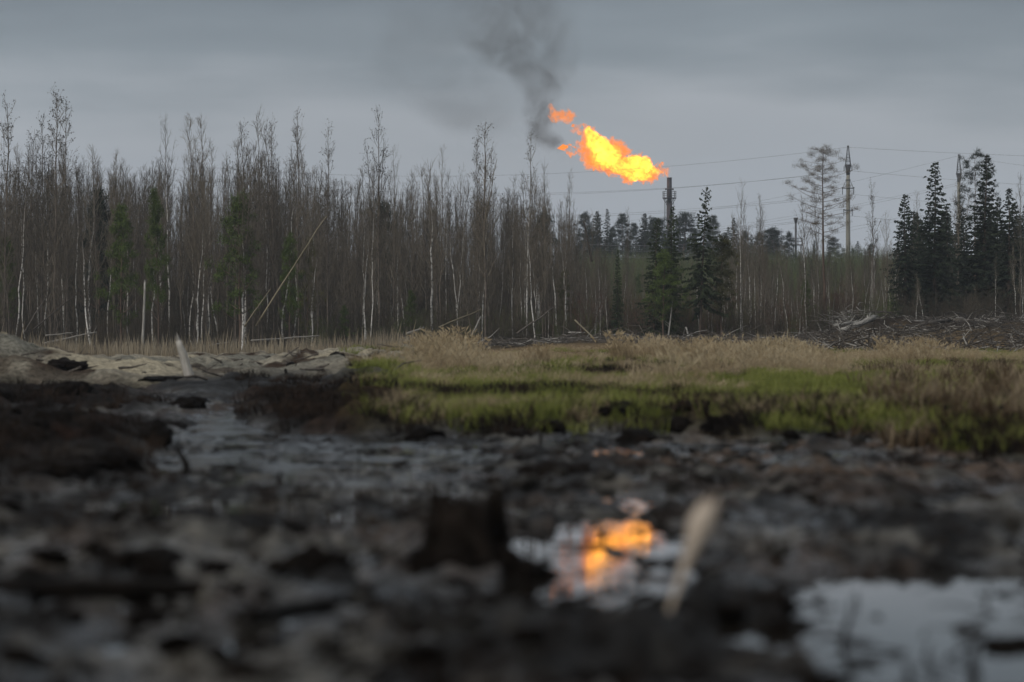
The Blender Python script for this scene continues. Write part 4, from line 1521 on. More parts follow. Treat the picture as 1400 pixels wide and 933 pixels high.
# ------------------------------------------------------------------ conifers
spr = []
for i in range(6):
    tr, cr_ = spruce(400 + i, 12, W=1.75 + .22 * (i % 3), ragged=.26 + .10 * (i % 2), droop=.30 + .1 * (i % 3), dens=1.0 - .12 * (i % 3))
    spr.append((tr, cr_))
spr_m = [(a.data('spruce_trunk', M['bark'], True), b.data('spruce_crown', M['needle'])) for a, b in spr]
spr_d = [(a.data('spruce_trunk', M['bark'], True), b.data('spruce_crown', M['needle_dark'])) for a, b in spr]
tr, cr_ = spruce(431, 12, W=2.5, ragged=.62, droop=.60, dens=.60, low=.24)
spr_hero = (tr.data('spruce_trunk', M['bark'], True), cr_.data('spruce_crown', M['needle']))
pin, pin_y, pin_d = [], [], []
for i in range(4):
    tr, cr_ = pine(500 + i, 8, W=1.95, low=.22, clumps=96, cs=.33, up=.75)
    pin.append((tr.data('pine_trunk', M['bark_pine'], True), cr_.data('pine_crown', M['needle_pine'])))
    pin_d.append((pin[-1][0], cr_.data('pine_crown', M['needle_dark'])))
    if i < 2:
        pin_y.append((pin[-1][0], cr_.data('pine_crown', M['needle_yellow'])))
tr, cr_ = pine(520, 12, W=2.1, low=.52, clumps=150, cs=.34, up=.35, flat=True, pad=.35, thin=.018)
pin_flat = (tr.data('pine_trunk', M['bark_pine'], True), cr_.data('pine_crown', M['twig']))
tr, cr_ = pine(523, 12, W=2.6, low=.60, clumps=80, cs=.40, up=.25, flat=True, pad=.35, thin=.04)
pin_big = (tr.data('pine_trunk', M['bark_pine'], True), cr_.data('pine_crown', M['needle_dark']))

conif = [
    ('spruce', spr_hero, 957, 148, 256, 12, .82, 'broad spruce with drooping ragged boughs, right of the flare stack'),
    ('spruce', spr_m[1], 893, 150, 298, 12, .95, 'narrow green spruce left of the flare stack'),
    ('spruce', spr_m[3], 915, 151, 282, 12, .85, 'spruce in front of the flare stack hiding its foot'),
    ('pine', pin[0], 907, 148, 345, 8, 1.2, 'bright green young pine below the two spruces by the stack'),
    ('pine', pin_y[0], 987, 149, 325, 8, 1.1, 'yellowish young pine right of the drooping spruce'),
    ('spruce', spr_m[0], 843, 152, 342, 12, .6, 'small greenish spruce in the gap left of the stack'),
    ('pine', pin[1], 166, 149, 286, 8, .8, 'dark green young pine, leftmost in the bare thicket'),
    ('pine', pin[2], 217, 148, 266, 8, .55, 'narrow green young pine above the broken white stub trunk'),
    ('pine', pin[3], 329, 149, 272, 8, .95, 'bright bushy young pine in the bare thicket'),
    ('pine', pin[0], 394, 148, 322, 8, .62, 'small vivid green pine crossed by the leaning yellow pole'),
    ('pine', pin_y[1], 420, 158, 330, 8, .8, 'yellow-green young pine right of the leaning pole'),
    ('pine', pin_d[1], 135, 166, 265, 8, .8, 'dim green pine deep in the thicket right of the tall aspens'),
    ('pine', pin[2], 5, 160, 330, 8, .8, 'dark young pine at the left edge under the aspens'),
    ('spruce', spr_d[2], 597, 200, 287, 12, .75, 'small bluish spruce in a gap of the middle thicket'),
    ('pine', pin_d[3], 526, 190, 282, 8, .8, 'dull pine showing behind the lone tall aspen'),
    ('pine', pin_d[0], 748, 190, 292, 8, .85, 'dull green pine in the thicket below the smoke'),
    ('pine', pin_y[0], 775, 160, 370, 8, .8, 'low yellow-brown pine at the right end of the thicket'),
    ('pine', pin[2], 560, 156, 400, 8, .9, 'low green pine bush in the undergrowth of the middle thicket'),
    ('pine', pin[1], 470, 154, 420, 8, .9, 'low green pine bush near the fallen white trunk'),
    ('pine', pin[3], 1100, 154, 385, 8, .8, 'olive young pine between bare birches right of the stack'),
    ('pine', pin[0], 940, 156, 390, 8, .9, 'low dark pine bush under the drooping spruce'),
    ('pine', pin_flat, 1129, 155, 203, 12, .95, 'tall thin pine with sparse flat topped crown left of the concrete pole'),
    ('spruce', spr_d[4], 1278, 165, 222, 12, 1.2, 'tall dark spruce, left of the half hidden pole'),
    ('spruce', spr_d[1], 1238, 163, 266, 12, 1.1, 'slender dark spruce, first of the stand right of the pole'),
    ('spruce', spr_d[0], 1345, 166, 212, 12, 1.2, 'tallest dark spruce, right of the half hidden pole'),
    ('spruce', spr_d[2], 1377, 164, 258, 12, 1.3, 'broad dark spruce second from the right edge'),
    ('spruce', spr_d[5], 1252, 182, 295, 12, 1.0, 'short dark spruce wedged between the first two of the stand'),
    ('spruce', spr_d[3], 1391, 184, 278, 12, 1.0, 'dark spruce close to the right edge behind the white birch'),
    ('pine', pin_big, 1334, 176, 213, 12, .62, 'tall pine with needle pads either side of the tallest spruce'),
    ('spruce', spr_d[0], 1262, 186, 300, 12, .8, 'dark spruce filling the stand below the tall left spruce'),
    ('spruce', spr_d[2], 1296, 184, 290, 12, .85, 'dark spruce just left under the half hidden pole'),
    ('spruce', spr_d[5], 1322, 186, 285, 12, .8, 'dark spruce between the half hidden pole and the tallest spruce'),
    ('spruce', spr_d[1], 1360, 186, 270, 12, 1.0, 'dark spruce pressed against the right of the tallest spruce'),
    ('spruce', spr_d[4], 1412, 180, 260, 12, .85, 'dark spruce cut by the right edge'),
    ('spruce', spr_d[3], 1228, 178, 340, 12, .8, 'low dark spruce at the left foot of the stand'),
]
for nm, me, px, d, yt, H, w, lb in conif:
    r_ = place(nm, me, TC, px, d, yt, H, wide=w)
    tag(r_, lb, nm + ' tree', 'conifers near the clearing')
# twin-trunk lower parts of the right stand: bare grey boles
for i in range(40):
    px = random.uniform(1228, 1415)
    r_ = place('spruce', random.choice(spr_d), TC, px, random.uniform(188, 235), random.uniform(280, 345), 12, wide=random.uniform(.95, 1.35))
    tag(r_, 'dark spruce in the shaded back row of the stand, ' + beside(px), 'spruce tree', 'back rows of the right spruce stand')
# far conifers fading in the air
far_tops = [(-10, 0)]
for i in range(64):
    px = 790 + i * 7.1 + random.uniform(-5, 5)
    if 1145 < px < 1163:
        px += 20
    d = random.uniform(380, 440)
    base = 305 if px < 900 else (315 if px < 1080 else 345)
    yt = base + random.choice((-14, -4, 6, 14, 25)) + random.uniform(-4, 4)
    if random.random() < .45:
        r_ = place('spruce', random.choice(spr_d), TC, px, d, yt, 12, wide=random.uniform(1.0, 1.35))
    else:
        r_ = place('pine', random.choice(pin_d), TC, px, d, yt, 8, wide=random.uniform(.9, 1.4))
    w = beside(px) if 1 else 'left of the flare stack' if px < 905 else ('between the flare stack and the small vent mast' if px < 1085 else 'around the foot of the tall concrete pole')
    tag(r_, 'distant bluish conifer on the skyline ' + w, r_.name.split('.')[0] + ' tree', 'distant conifers on the skyline')
for i in range(26):
    px = 796 + i * 17 + random.uniform(-8, 8)
    if 1140 < px < 1180:
        continue
    d = random.uniform(240, 330)
    yt = random.uniform(352, 398)
    if random.random() < .5:
        r_ = place('spruce', random.choice(spr_m), TC, px, d, yt, 12, wide=random.uniform(.9, 1.3))
    else:
        r_ = place('pine', random.choice(pin), TC, px, d, yt, 8, wide=random.uniform(.9, 1.3))
    tag(r_, 'small conifer on the willow slope, ' + beside(px), r_.name.split('.')[0] + ' tree', 'small conifers on the willow slope')
mass = [('spruce', spr_d[0], 816, 400, 289, 12, 1.5, 'distant conifer with blunt double top, first on the far skyline'),
        ('spruce', spr_d[4], 832, 395, 286, 12, .9, 'sharp pointed distant spruce, second on the far skyline'),
        ('pine', pin_d[1], 850, 400, 295, 8, 1.3, 'rounded distant pine behind the slim white birch'),
        ('pine', pin_d[2], 939, 390, 294, 8, 2.4, 'big rounded distant crown behind the drooping spruce'),
        ('spruce', spr_d[2], 1173, 390, 330, 12, 1.5, 'distant spruce just right of the tall concrete pole'),
        ('spruce', spr_d[5], 1188, 400, 334, 12, 1.0, 'distant narrow spruce second right of the concrete pole'),
        ('pine', pin_d[3], 1141, 395, 326, 8, 1.6, 'distant layered pine just left of the concrete pole'),
        ('pine', pin_d[0], 1057, 385, 313, 8, 2.2, 'distant dark rounded pine left of the small vent mast')]
for nm, me, px, d, yt, H, w, lb in mass:
    r_ = place(nm, me, TC, px, d, yt, H, wide=w)
    tag(r_, lb, nm + ' tree', 'distant conifers')

# ------------------------------------------------------------------ undergrowth
def cloud(n, pxr, dr, power=1.0):
    px = RNG.uniform(pxr[0], pxr[1], n)
    d = dr[0] + (dr[1] - dr[0]) * RNG.uniform(0, 1, n) ** power
    x = wx(px, d)
    return px, d, x, terrain(x, d)


def shrubs(name, n, pxr, dr, hr, mat, label, stems=16):
    px, d, x, z = cloud(n, pxr, dr)
    pr = [shrub(600 + i + len(name), 2.6, stems).build('p', mat, link=False) for i in range(4)]
    scatter(name, np.stack([x, d, z], 1), rz_only(n, .06), RNG.uniform(hr[0], hr[1], n), pr, label, 'undergrowth')


shrubs('brown_undergrowth', 680, (-300, 1180), (148, 182), (.3, .95), M['shrub'], 'tangle of thin brown saplings along the foot of the thicket')
shrubs('red_undergrowth', 130, (740, 1200), (152, 182), (.4, 1.1), M['shrub_red'], 'reddish willow shoots under the birches right of the thicket')
shrubs('green_undergrowth', 240, (420, 1220), (150, 185), (.3, .9), M['shrub_green'], 'budding greenish shoots low among the tree feet')
shrubs('slope_willows', 1500, (780, 1240), (235, 400), (.8, 1.7), M['shrub_green'], 'pale green young willows covering the far slope')
shrubs('stand_undergrowth', 400, (1190, 1700), (150, 200), (.3, .8), M['shrub'], 'brown brush at the foot of the right spruce stand')

# pale reeds in front of the thicket
px, d, x, z = cloud(2200, (-340, 560), (92, 145))
scatter('reed_stalks', np.stack([x, d, z], 1), rz_only(len(px), .06), RNG.uniform(.6, 1.25, len(px)),
        [tuft(700 + i, 7, 1.05, .7, .017, .14, .3, hv=.85).build('p', M['reed'], link=False) for i in range(4)],
        'strip of short pale dry reed stalks before the thicket', 'reeds')


# ------------------------------------------------------------------ grass
def gmask(px, d, x, fld, keep):
    return RNG.uniform(0, 1, len(px)) < keep


px, d, x, z = cloud(46000, (470, 1740), (19.5, 105), .8)
_, w = terrain(x, d, True)
den = w['grass'] * (1 - .93 * S(-.05, .25, fbm2(x * .35, d * .14, 4, 191)))
den = den * (S(70, 58, d) + .30 * S(0, .3, fbm2(x * .4, d * .12, 3, 305))) * np.clip(.25 + 1.2 * S(-.25, .25, fbm2(x * .6, d * .3, 3, 300)), 0, 1)
k = RNG.uniform(0, 1, len(px)) < den
scatter('green_grass', np.stack([x, d, z], 1)[k], rz_only(k.sum(), .05), RNG.uniform(.55, 1.2, k.sum()),
        [tuft(720 + i, 42, .20, .20, .0055, .5, .5).build('p', M['green'], link=False) for i in range(5)],
        'fresh green marsh grass in broad low bands across the clearing', 'grass')

px, d, x, z = cloud(26500, (500, 1740), (40, 135), 1.0)
_, w = terrain(x, d, True)
band = S(50, 62, d + 8 * fbm2(x * .2, d * .1, 3, 310)) + .22 * S(38, 50, d)
left = S(500, 600, px + 30 * w['n_b'] + (d - 70) * .3)
clump = np.clip(.05 + .9 * S(-.12, .40, fbm2(x * .7, d * .10, 4, 320)), 0, 1)
k = RNG.uniform(0, 1, len(px)) < band * left * clump * S(112, 100, d + 25 * S(1060, 1160, px)) * (1 - .85 * S(1130, 1200, px) * S(66, 58, d))
hs = RNG.uniform(.4, 1.0, len(px)) * (.34 + .95 * S(.10, .8, fbm2(x * .75, d * .12, 3, 330)))
scatter('dry_grass', np.stack([x, d, z], 1)[k], rz_only(k.sum(), .08), hs[k],
        [tuft(740 + i, 46, .62, .22, .0048, .5, .8, plume=.5).build('p', M['dry'], link=False) for i in range(6)],
        'feathery tan dry grass filling the back of the clearing', 'grass')

px, d, x, z = cloud(7800, (480, 1740), (25, 62), .9)
_, w = terrain(x, d, True)
k = RNG.uniform(0, 1, len(px)) < w['grass'] * S(.0, .35, fbm2(x * .8, d * .22, 4, 360))
scatter('straw', np.stack([x, d, z], 1)[k], rz_only(k.sum(), .1), RNG.uniform(.35, .75, k.sum()),
        [tuft(750 + i, 26, .42, .22, .006, .8, .9).build('p', M['dry'], link=False) for i in range(3)],
        'flattened old straw mixed through the green marsh grass', 'straw')

# dead sedge at the right and dark tufts along the edge
px, d, x, z = cloud(1000, (1130, 1740), (21, 56), 1.0)
k = RNG.uniform(0, 1, len(px)) < S(1140, 1220, px + 40 * fbm2(x, d * .3, 2, 340)) * np.clip(.1 + S(-.2, .3, fbm2(x * 1.2, d * .4, 2, 350)), 0, 1)
scatter('dead_sedge', np.stack([x, d, z], 1)[k], rz_only(k.sum(), .1), RNG.uniform(.6, 1.15, k.sum()),
        [tuft(760 + i, 13, .46, .12, .013, .6, 1.1).build('p', M['sedge'], link=False) for i in range(5)],
        'brown dead sedge with pale bent blades at the right side of the clearing', 'sedge')
px, d, x, z = cloud(11000, (-340, 1740), (13, 70), 1.6)
_, w = terrain(x, d, True)
rim = S(30.0, 26.5, d) * S(21, 23, d + 3 * S(1180, 1400, px)) * w['grass'] * (.35 + .65 * S(-.2, .3, w['n_m']))
edge = np.clip(.75 * rim + .45 * w['left_peat'] * S(-.2, .3, w['n_b'] + w['n_m']) + w['grass'] * S(29.5, 25.5, d + 1.5 * w['n_m']) + w['mid_peat'] * .8 + .75 * w['grass'] * S(-.02, .2, fbm2(x * .35, d * .14, 4, 191)), 0, 1)
k = RNG.uniform(0, 1, len(px)) < edge
scatter('dark_tufts', np.stack([x, d, z], 1)[k], rz_only(k.sum(), .12), (RNG.uniform(.5, 1.2, len(px)) * (1 + .45 * rim))[k],
        [tuft(780 + i, 34, .20, .16, .007, .7, .9).build('p', M['peat_tuft'], link=False) for i in range(4)],
        'blackened oily tufts along the grass edge', 'tufts')


px, d, x, z = cloud(3400, (-340, 1740), (6.3, 24), 1.5)
_, w = terrain(x, d, True)
k = (RNG.uniform(0, 1, len(px)) < .75 * w['mud'] * S(-.15, .25, w['n_m'] + .4 * w['n_s'])) & (z > 0)
scatter('mud_tufts', np.stack([x, d, z], 1)[k], rz_only(k.sum(), .2), RNG.uniform(.18, .5, k.sum()) * (.6 + .4 * S(6, 16, d[k])),
        [tuft(790 + i, 30, .20, .16, .008, 1.0, .9).build('p', M['peat_tuft'], link=False) for i in range(4)],
        'oil-soaked black moss and root tufts strewn over the mud', 'tufts')


# taller single tussocks that stand out
tus = [tuft(800 + i, 130, .95, .30, .006, .40, .7, plume=.6).data('tussock', M['dry']) for i in range(3)]
tussocks = [(592, 96, 1.15, 'tall reed-like dry tussock, left of the reed clump'), (620, 100, 1.3, 'tallest dry reed clump at the foot of the thicket'),
            (575, 90, .9, 'low dry tussock left of the reed clump'), (640, 94, .95, 'dry tussock right of the reed clump'),
            (850, 70, 1.0, 'tall reddish dry tussock straight below the slim white birch'), (955, 62, .95, 'dry tussock below the drooping spruce'),
            (1075, 74, .8, 'dry tussock below the small vent mast'), (905, 80, .75, 'dry tussock below the flare stack'),
            (735, 64, .7, 'dry tussock below the smoke column'), (1210, 84, .8, 'dry tussock in front of the log heap')]
for px, d, s, lb in tussocks:
    for j in range(1):
        o = bpy.data.objects.new('grass_tussock', random.choice(tus))
        COL.objects.link(o)
        x = wx(px, d)
        o.location = (x, d, ground(x, d) - .02)
        o.scale = (s * 1.3, s * 1.3, s * .85)
        o.rotation_euler.z = random.uniform(0, 6)
        tag(o, lb, 'grass tussock', 'tall dry tussocks')


# ------------------------------------------------------------------ dead wood
def log_mesh(L, r0, r1, bend=.05, k=8, seed=0, branches=0, jag=True):
    g = np.random.default_rng(seed)
    n = 9
    t = np.linspace(0, 1, n)
    P = np.stack([t * 0, t * 0, t * L], 1) + np.cumsum(g.normal(0, bend * L / n, (n, 3)), 0) * np.array([1, 1, 0])
    P -= P[0]
    R = (r0 + (r1 - r0) * t) * (1 + g.normal(0, .06, n))
    mb = MB()
    mb.tubes(P, R, k, cap=True)
    if jag:       # splintered end
        for j in range(5):
            a = j * 1.26 + g.uniform(0, .5)
            e = P[-1] + np.array([cos(a) * r1 * .5, sin(a) * r1 * .5, 0])
            mb.tubes(np.array([e - np.array([0, 0, r1]), e + np.array([0, 0, g.uniform(.6, 3.2) * r1])]), np.array([r1 * .45, r1 * .05]), 4)
    for j in range(branches):
        q = g.uniform(.2, .95)
        p = np.array([np.interp(q, t, P[:, c]) for c in range(3)])
        a = g.uniform(0, 6.3)
        l_ = L * g.uniform(.06, .2)
        e = p + np.array([cos(a), sin(a), .8]) * l_
        mb.tubes(np.array([p, (p + e) / 2 + g.normal(0, .05 * l_, 3), e]), np.array([r1 * .6, r1 * .4, r1 * .15]), 4)
    return mb


def stick(name, a, b, r0, r1, mat, label, cat, group=None, bend=.05, seed=0, branches=0, jag=True, smooth=True):
    a, b = Vector(a), Vector(b)
    v = b - a
    o = log_mesh(v.length, r0, r1, bend, seed=seed, branches=branches, jag=jag).build(name, mat, smooth=False)
    o.location = a
    o.rotation_euler = v.to_track_quat('Z', 'Y').to_euler()
    tag(o, label, cat, group)
    return o


def p3(px, py, d):
    return Vector((wx(px, d), d, wz(py, d)))


stick('leaning_trunk', p3(350, 446, 146.5), p3(446, 296, 147.5), .048, .018, M['wood_yellow'], 'long yellowish dead trunk leaning right across the thicket', 'dead trunk', bend=.03, seed=1, jag=False)
stick('leaning_trunk', p3(334, 447, 146), p3(370, 396, 146.8), .05, .02, M['wood_yellow'], 'short thin dead trunk leaning parallel to the long yellowish one', 'dead trunk', seed=2, jag=False)
stick('broken_birch_stub', p3(194, 490, 146), p3(198, 386, 146), .085, .05, M['deadwood'], 'broken pale birch stub standing before the left thicket', 'dead trunk', bend=.03, seed=3)
stick('broken_birch_stub', p3(1192, 436, 158), p3(1193, 356, 158), .12, .085, M['deadwood'], 'thick pale broken birch trunk right of the tall concrete pole', 'dead trunk', bend=.02, seed=4)
stick('dead_stem', p3(809, 358, 158), p3(796, 302, 158), .07, .03, M['deadwood_dark'], 'dark dead stem leaning left in the gap below the flame', 'dead trunk', seed=6, jag=False)
fallen = [((60, 470, 148), (132, 453, 148), .06, 'deadwood', 'fallen white trunk low in the left thicket'),
          ((62, 459, 149), (100, 455, 149), .04, 'deadwood', 'shorter fallen trunk just above the white one at left'),
          ((33, 455, 147), (63, 408, 149), .04, 'deadwood_dark', 'thin grey pole leaning right near the left edge'),
          ((46, 450, 147), (106, 402, 150), .035, 'deadwood_dark', 'thin grey pole crossing the one near the left edge'),
          ((265, 476, 147), (312, 467, 148), .05, 'deadwood', 'fallen pale trunk right of the leaning white stake'),
          ((343, 466, 147), (437, 459, 148), .055, 'deadwood', 'long fallen white trunk lying level under the leaning pole'),
          ((555, 457, 147), (580, 448, 147), .06, 'deadwood', 'short fallen white log left of the reed clump'),
          ((600, 448, 146), (656, 424, 148), .05, 'wood_yellow', 'pale trunk leaning up right above the reed clump'),
          ((645, 459, 147), (657, 433, 148), .05, 'deadwood', 'white snapped stem leaning right, above the reed clump'),
          ((707, 456, 147), (756, 420, 149), .05, 'deadwood_dark', 'grey trunk leaning up right, lower middle of thicket'),
          ((786, 438, 147), (823, 474, 146), .05, 'wood_yellow', 'thin trunk slanting down right below the flame'),
          ((868, 465, 146), (913, 464, 147), .07, 'deadwood', 'white fallen log lying level below the two green spruces'),
          ((872, 471, 145), (905, 472, 146), .05, 'deadwood', 'second fallen log just under the white level one'),
          ((913, 464, 147), (921, 405, 149), .045, 'deadwood', 'white birch stem rising from the end of the fallen log'),
          ((938, 448, 147), (945, 475, 146), .05, 'deadwood', 'short white stem leaning left under the drooping spruce'),
          ((1027, 470, 146), (1040, 468, 146), .05, 'deadwood', 'tiny white log at the foot of the bare birches'),
          ((777, 455, 147), (800, 455, 147), .045, 'deadwood', 'pale little log lying beside the yellow-brown pine')]
for i, (a, b, r, mt, lb) in enumerate(fallen):
    stick('fallen_trunk', p3(*a), p3(*b), r, r * .6, M[mt], lb, 'fallen trunk', 'fallen and leaning trunks', bend=.04, seed=20 + i, branches=3, jag=False)

# stakes and stubs in the open ground
x, d = wx(262, 50), 50.0
zt = wz(466, d)
o = stick('white_stake', (x, d, ground(x, d) - .1), (wx(245, d), d, zt), .10, .055, M['wood_white'], 'bare white stake leaning left on the sand bank', 'stake', bend=.05, seed=50)
d = 46.0
x = wx(457, d)
stick('small_stake', (x, d, ground(x, d) - .08), (wx(455, d), d, wz(523, d)), .035, .012, M['wood_pale'], 'small pinkish splinter sticking up from the black mud', 'stake', seed=51)

# brush heap at the birches (pale fallen tops) and the slash bank
def brush(name, n, pxr, dr, ln, mat, label, lift=.5, seed=0, flat=.35):
    g = np.random.default_rng(seed)
    px = g.uniform(*pxr, n)
    d = g.uniform(*dr, n)
    x = wx(px, d)
    z = terrain(x, d) + g.uniform(0, lift, n)
    if ln[1] < .5:
        z = np.maximum(z, .004)
    a = g.uniform(0, 6.3, n)
    e = g.normal(0, flat, n)
    v = np.stack([np.cos(a) * np.cos(e), np.sin(a) * np.cos(e), np.sin(e)], 1)
    L = g.uniform(ln[0], ln[1], n)
    p0 = np.stack([x, d, z], 1)
    mid = p0 + v * L[:, None] * .5 + g.normal(0, .06, (n, 3)) * L[:, None]
    P = np.stack([p0 - v * L[:, None] * .1, mid, p0 + v * L[:, None]], 1)
    r = g.uniform(.008, .030, n) * (1 if ln[1] > .5 else .3)
    mb = MB()
    mb.tubes(P, np.stack([r, r * .8, r * .3], 1), 4)
    o = mb.build(name, mat)
    tag(o, label, 'brushwood', kind='stuff')


brush('pale_brushwood', 120, (1128, 1180), (146, 156), (.6, 2.0), M['deadwood'], 'heap of pale fallen birch tops left of the broken trunk', 1.1, 3)
brush('dark_brushwood', 2300, (1090, 1700), (92, 146), (.3, 1.6), M['deadwood_dark'], 'dark tangled slash and roots covering the bank at right', .30, 4, .3)
brush('slash_litter', 500, (1100, 1460), (90, 146), (.2, .8), M['deadwood'], 'pale splinters strewn over the dark slash bank', .25, 5, .4)
brush('thicket_litter', 1100, (380, 1120), (132, 152), (.4, 2.2), M['deadwood_dark'], 'grey sticks littering the foot of the thicket', .3, 6, .25)
brush('thicket_sticks', 160, (380, 1120), (134, 150), (.4, 1.8), M['deadwood'], 'scattered pale sticks at the foot of the thicket', .3, 7, .25)

brush('mud_litter', 1700, (-250, 1650), (6.4, 26), (.05, .28), M['root'], 'black oily sticks and rootlets strewn over the mud', .03, 8, .25)
brush('bank_litter', 110, (-20, 560), (44, 66), (.15, .6), M['deadwood_dark'], 'dark sticks and roots strewn over the sand bank', .08, 9, .2)

logs = [((1150, 456), (1195, 457), .16, 'thick grey log lying level, left end of the slash bank'),
        ((1185, 455), (1260, 458), .13, 'long pale grey log lying level on the slash bank'),
        ((1215, 447), (1232, 445), .10, 'short grey log high on the slash bank'),
        ((1232, 462), (1262, 455), .10, 'grey log tilting up right on the slash bank'),
        ((1262, 447), (1300, 441), .12, 'dark log below the left spruces of the stand'),
        ((1306, 455), (1358, 452), .13, 'long dark log below the half hidden pole'),
        ((1345, 461), (1398, 456), .12, 'dark log near the right end of the slash bank'),
        ((1355, 443), (1372, 438), .10, 'stubby log on the bank top near the right edge'),
        ((1270, 470), (1300, 466), .09, 'grey log lying low in front of the slash bank'),
        ((1140, 446), (1175, 441), .09, 'thin log under the pale brush heap'),
        ((1205, 470), (1240, 462), .08, 'weathered branch log at the near foot of the bank'),
        ((1320, 444), (1348, 448), .09, 'dark log tilting down right on the bank top')]
for i, (a, b, r, lb) in enumerate(logs):
    d = 128.0 + 2 * (i % 4)
    A_, B_ = p3(a[0], a[1], d), p3(b[0], b[1], d + 1.5)
    A_.z = max(A_.z, ground(A_.x, A_.y) + r * .5)
    B_.z = max(B_.z, ground(B_.x, B_.y) + r * .5)
    stick('slash_log', A_, B_, r, r * .75, M['deadwood_dark'] if i % 3 else M['deadwood'], lb, 'log', 'logs on the slash bank', seed=70 + i, branches=4)


# ------------------------------------------------------------------ clods, stump and roots
def clod_mesh(seed, k=3, rough=.35, flat=.6, mat='clod', freq=1.7):
    bm = bmesh.new()
    bmesh.ops.create_icosphere(bm, subdivisions=k, radius=1.0)
    co = np.array([v.co[:] for v in bm.verts])
    nz = fbm3(co[:, 0] * freq, co[:, 1] * freq, co[:, 2] * freq, 4, seed)
    n2 = fbm3(co[:, 0] * freq * 3, co[:, 1] * freq * 3, co[:, 2] * freq * 3, 3, seed + 5)
    for v, a, b in zip(bm.verts, nz, n2):
        v.co *= 1 + rough * a + rough * .45 * b
        v.co.z *= flat
    me = bpy.data.meshes.new('clod')
    bm.to_mesh(me)
    bm.free()
    for p in me.polygons:
        p.use_smooth = True
    me.materials.append(M[mat])
    return me


GMARKS = [(638, 9.9, 'the dark stump'), (850, 11.2, 'the flame reflection'), (920, 7.5, 'the pale leaning stub'), (1275, 8.1, 'the bright pool'),
          (150, 8.8, 'the straight black log'), (400, 8.3, 'the short black log'), (432, 10, 'the black peat hump'), (205, 9.9, 'the low black hump'),
          (395, 8.9, 'the small upright lump'), (645, 8.3, 'the mud at the stump foot'), (1085, 6.5, 'the black mass at the bottom edge'), (960, 6.6, 'the bottom hump'),
          (60, 7.0, 'the flat slab in the corner'), (760, 17.5, 'the dark hump below the smoke'), (1390, 7.6, 'the dark lump at the right edge'), (20, 21, 'the brown mound'),
          (75, 16.5, 'the mound at the left edge'), (1155, 7.6, 'the slim stem in the pool'), (1265, 7.0, 'the twig in the pool'), (143, 20.6, 'the short curved root'), (252, 18.5, 'the curved leaning root'),
          (343, 10.5, 'the blunt black spike'), (382, 16.7, 'the tiny black spike'), (750, 13.4, 'the lump-like stub'), (716, 13.6, 'the smaller stub'), (1022, 19.2, 'the thin brown stalk'),
          (1360, 17.7, 'the stalk near the right edge'), (740, 22.9, 'the little stub before the grass'), (370, 27, 'the long left pool'), (255, 55, 'the white stake'),
          (455, 46, 'the small pinkish splinter'), (80, 57, 'the upturned root clump'), (300, 52, 'the dark peat heap'), (560, 15.5, 'the puddle behind the stump'),
          (590, 20.5, 'the puddle under the green grass'), (210, 13, 'the small left puddle'), (730, 9.2, 'the puddle by the stump'), (1250, 13.5, 'the grey rise behind the bright pool'),
          (1010, 7.7, 'the small lower pool'), (520, 10.7, 'the puddle left of the stump'), (1100, 25, 'the grass edge below the vent mast'), (1350, 24, 'the dead sedge'), (900, 25, 'the grass edge below the stack'),
          (560, 26, 'the left end of the grass')]


def clods(n, pxr, dr, sr, meshes, name, label, group, cat, avoid=True, lift=.1):
    c = 0
    while c < n:
        px = random.uniform(*pxr)
        d = 1 / random.uniform(1 / dr[1], 1 / dr[0])
        x = wx(px, d)
        z = ground(x, d)
        if avoid and (z < -.02 or (-.05 < d - 8 < 1.6 and px > 1120) or (px > 1090 and d < 10.8)):
            continue
        s = random.uniform(*sr) * min(1.25, .6 + .4 * d / 12)
        o = bpy.data.objects.new(name, random.choice(meshes))
        COL.objects.link(o)
        o.location = (x, d, max(z, 0) + s * lift)
        o.scale = (s * random.uniform(.8, 1.5), s * random.uniform(.8, 1.2), s * random.uniform(.6, 1.1))
        o.rotation_euler = (random.gauss(0, .2), random.gauss(0, .2), random.uniform(0, 6.3))
        mk = min(GMARKS, key=lambda q: ((q[0] - px) / 60) ** 2 + (12 * math.log(q[1] / d)) ** 2)
        rel = ('just behind ' if d > mk[1] else 'just in front of ') if abs(mk[0] - px) < 22 else ('left of ' if px < mk[0] else 'right of ')
        size = 'small ' if s < (sr[0] * .6 + sr[1] * .4) * 1.05 else 'big '
        tag(o, size + label + ' ' + rel + mk[2], cat, group)
        c += 1


cl_g = [clod_mesh(900 + i) for i in range(4)]
cl_p = [clod_mesh(920 + i, mat='peat', rough=.5, flat=.75, freq=2.2) for i in range(4)]
clods(80, (200, 1400), (6.6, 15), (.03, .06), cl_g, 'mud_clod', 'wet grey mud clod', 'grey clods on the foreground mud', 'mud clod')
clods(45, (450, 1250), (15, 24), (.03, .07), cl_g, 'mud_clod', 'grey clod on the flat', 'grey clods before the grass edge', 'mud clod')
clods(50, (-20, 700), (6.4, 14), (.035, .07), cl_p, 'peat_clod', 'oil-blackened clod', 'black clods in the lower left mud', 'peat clod')
clods(30, (700, 1400), (6.2, 9), (.03, .055), cl_p, 'peat_clod', 'oily black clod', 'black clods by the lower right pools', 'peat clod')
clods(34, (-10, 300), (17, 42), (.06, .15), cl_p, 'peat_clod', 'dark peat lump', 'peat lumps on the left bank', 'peat clod')
clods(26, (480, 1400), (22, 27), (.06, .13), cl_p, 'peat_clod', 'dark peat lump', 'peat lumps along the grass edge', 'peat clod')
clods(9, (20, 520), (50, 72), (.06, .13), cl_p, 'peat_clod', 'dark turf lump', 'turf lumps on the sand bank', 'peat clod', False)


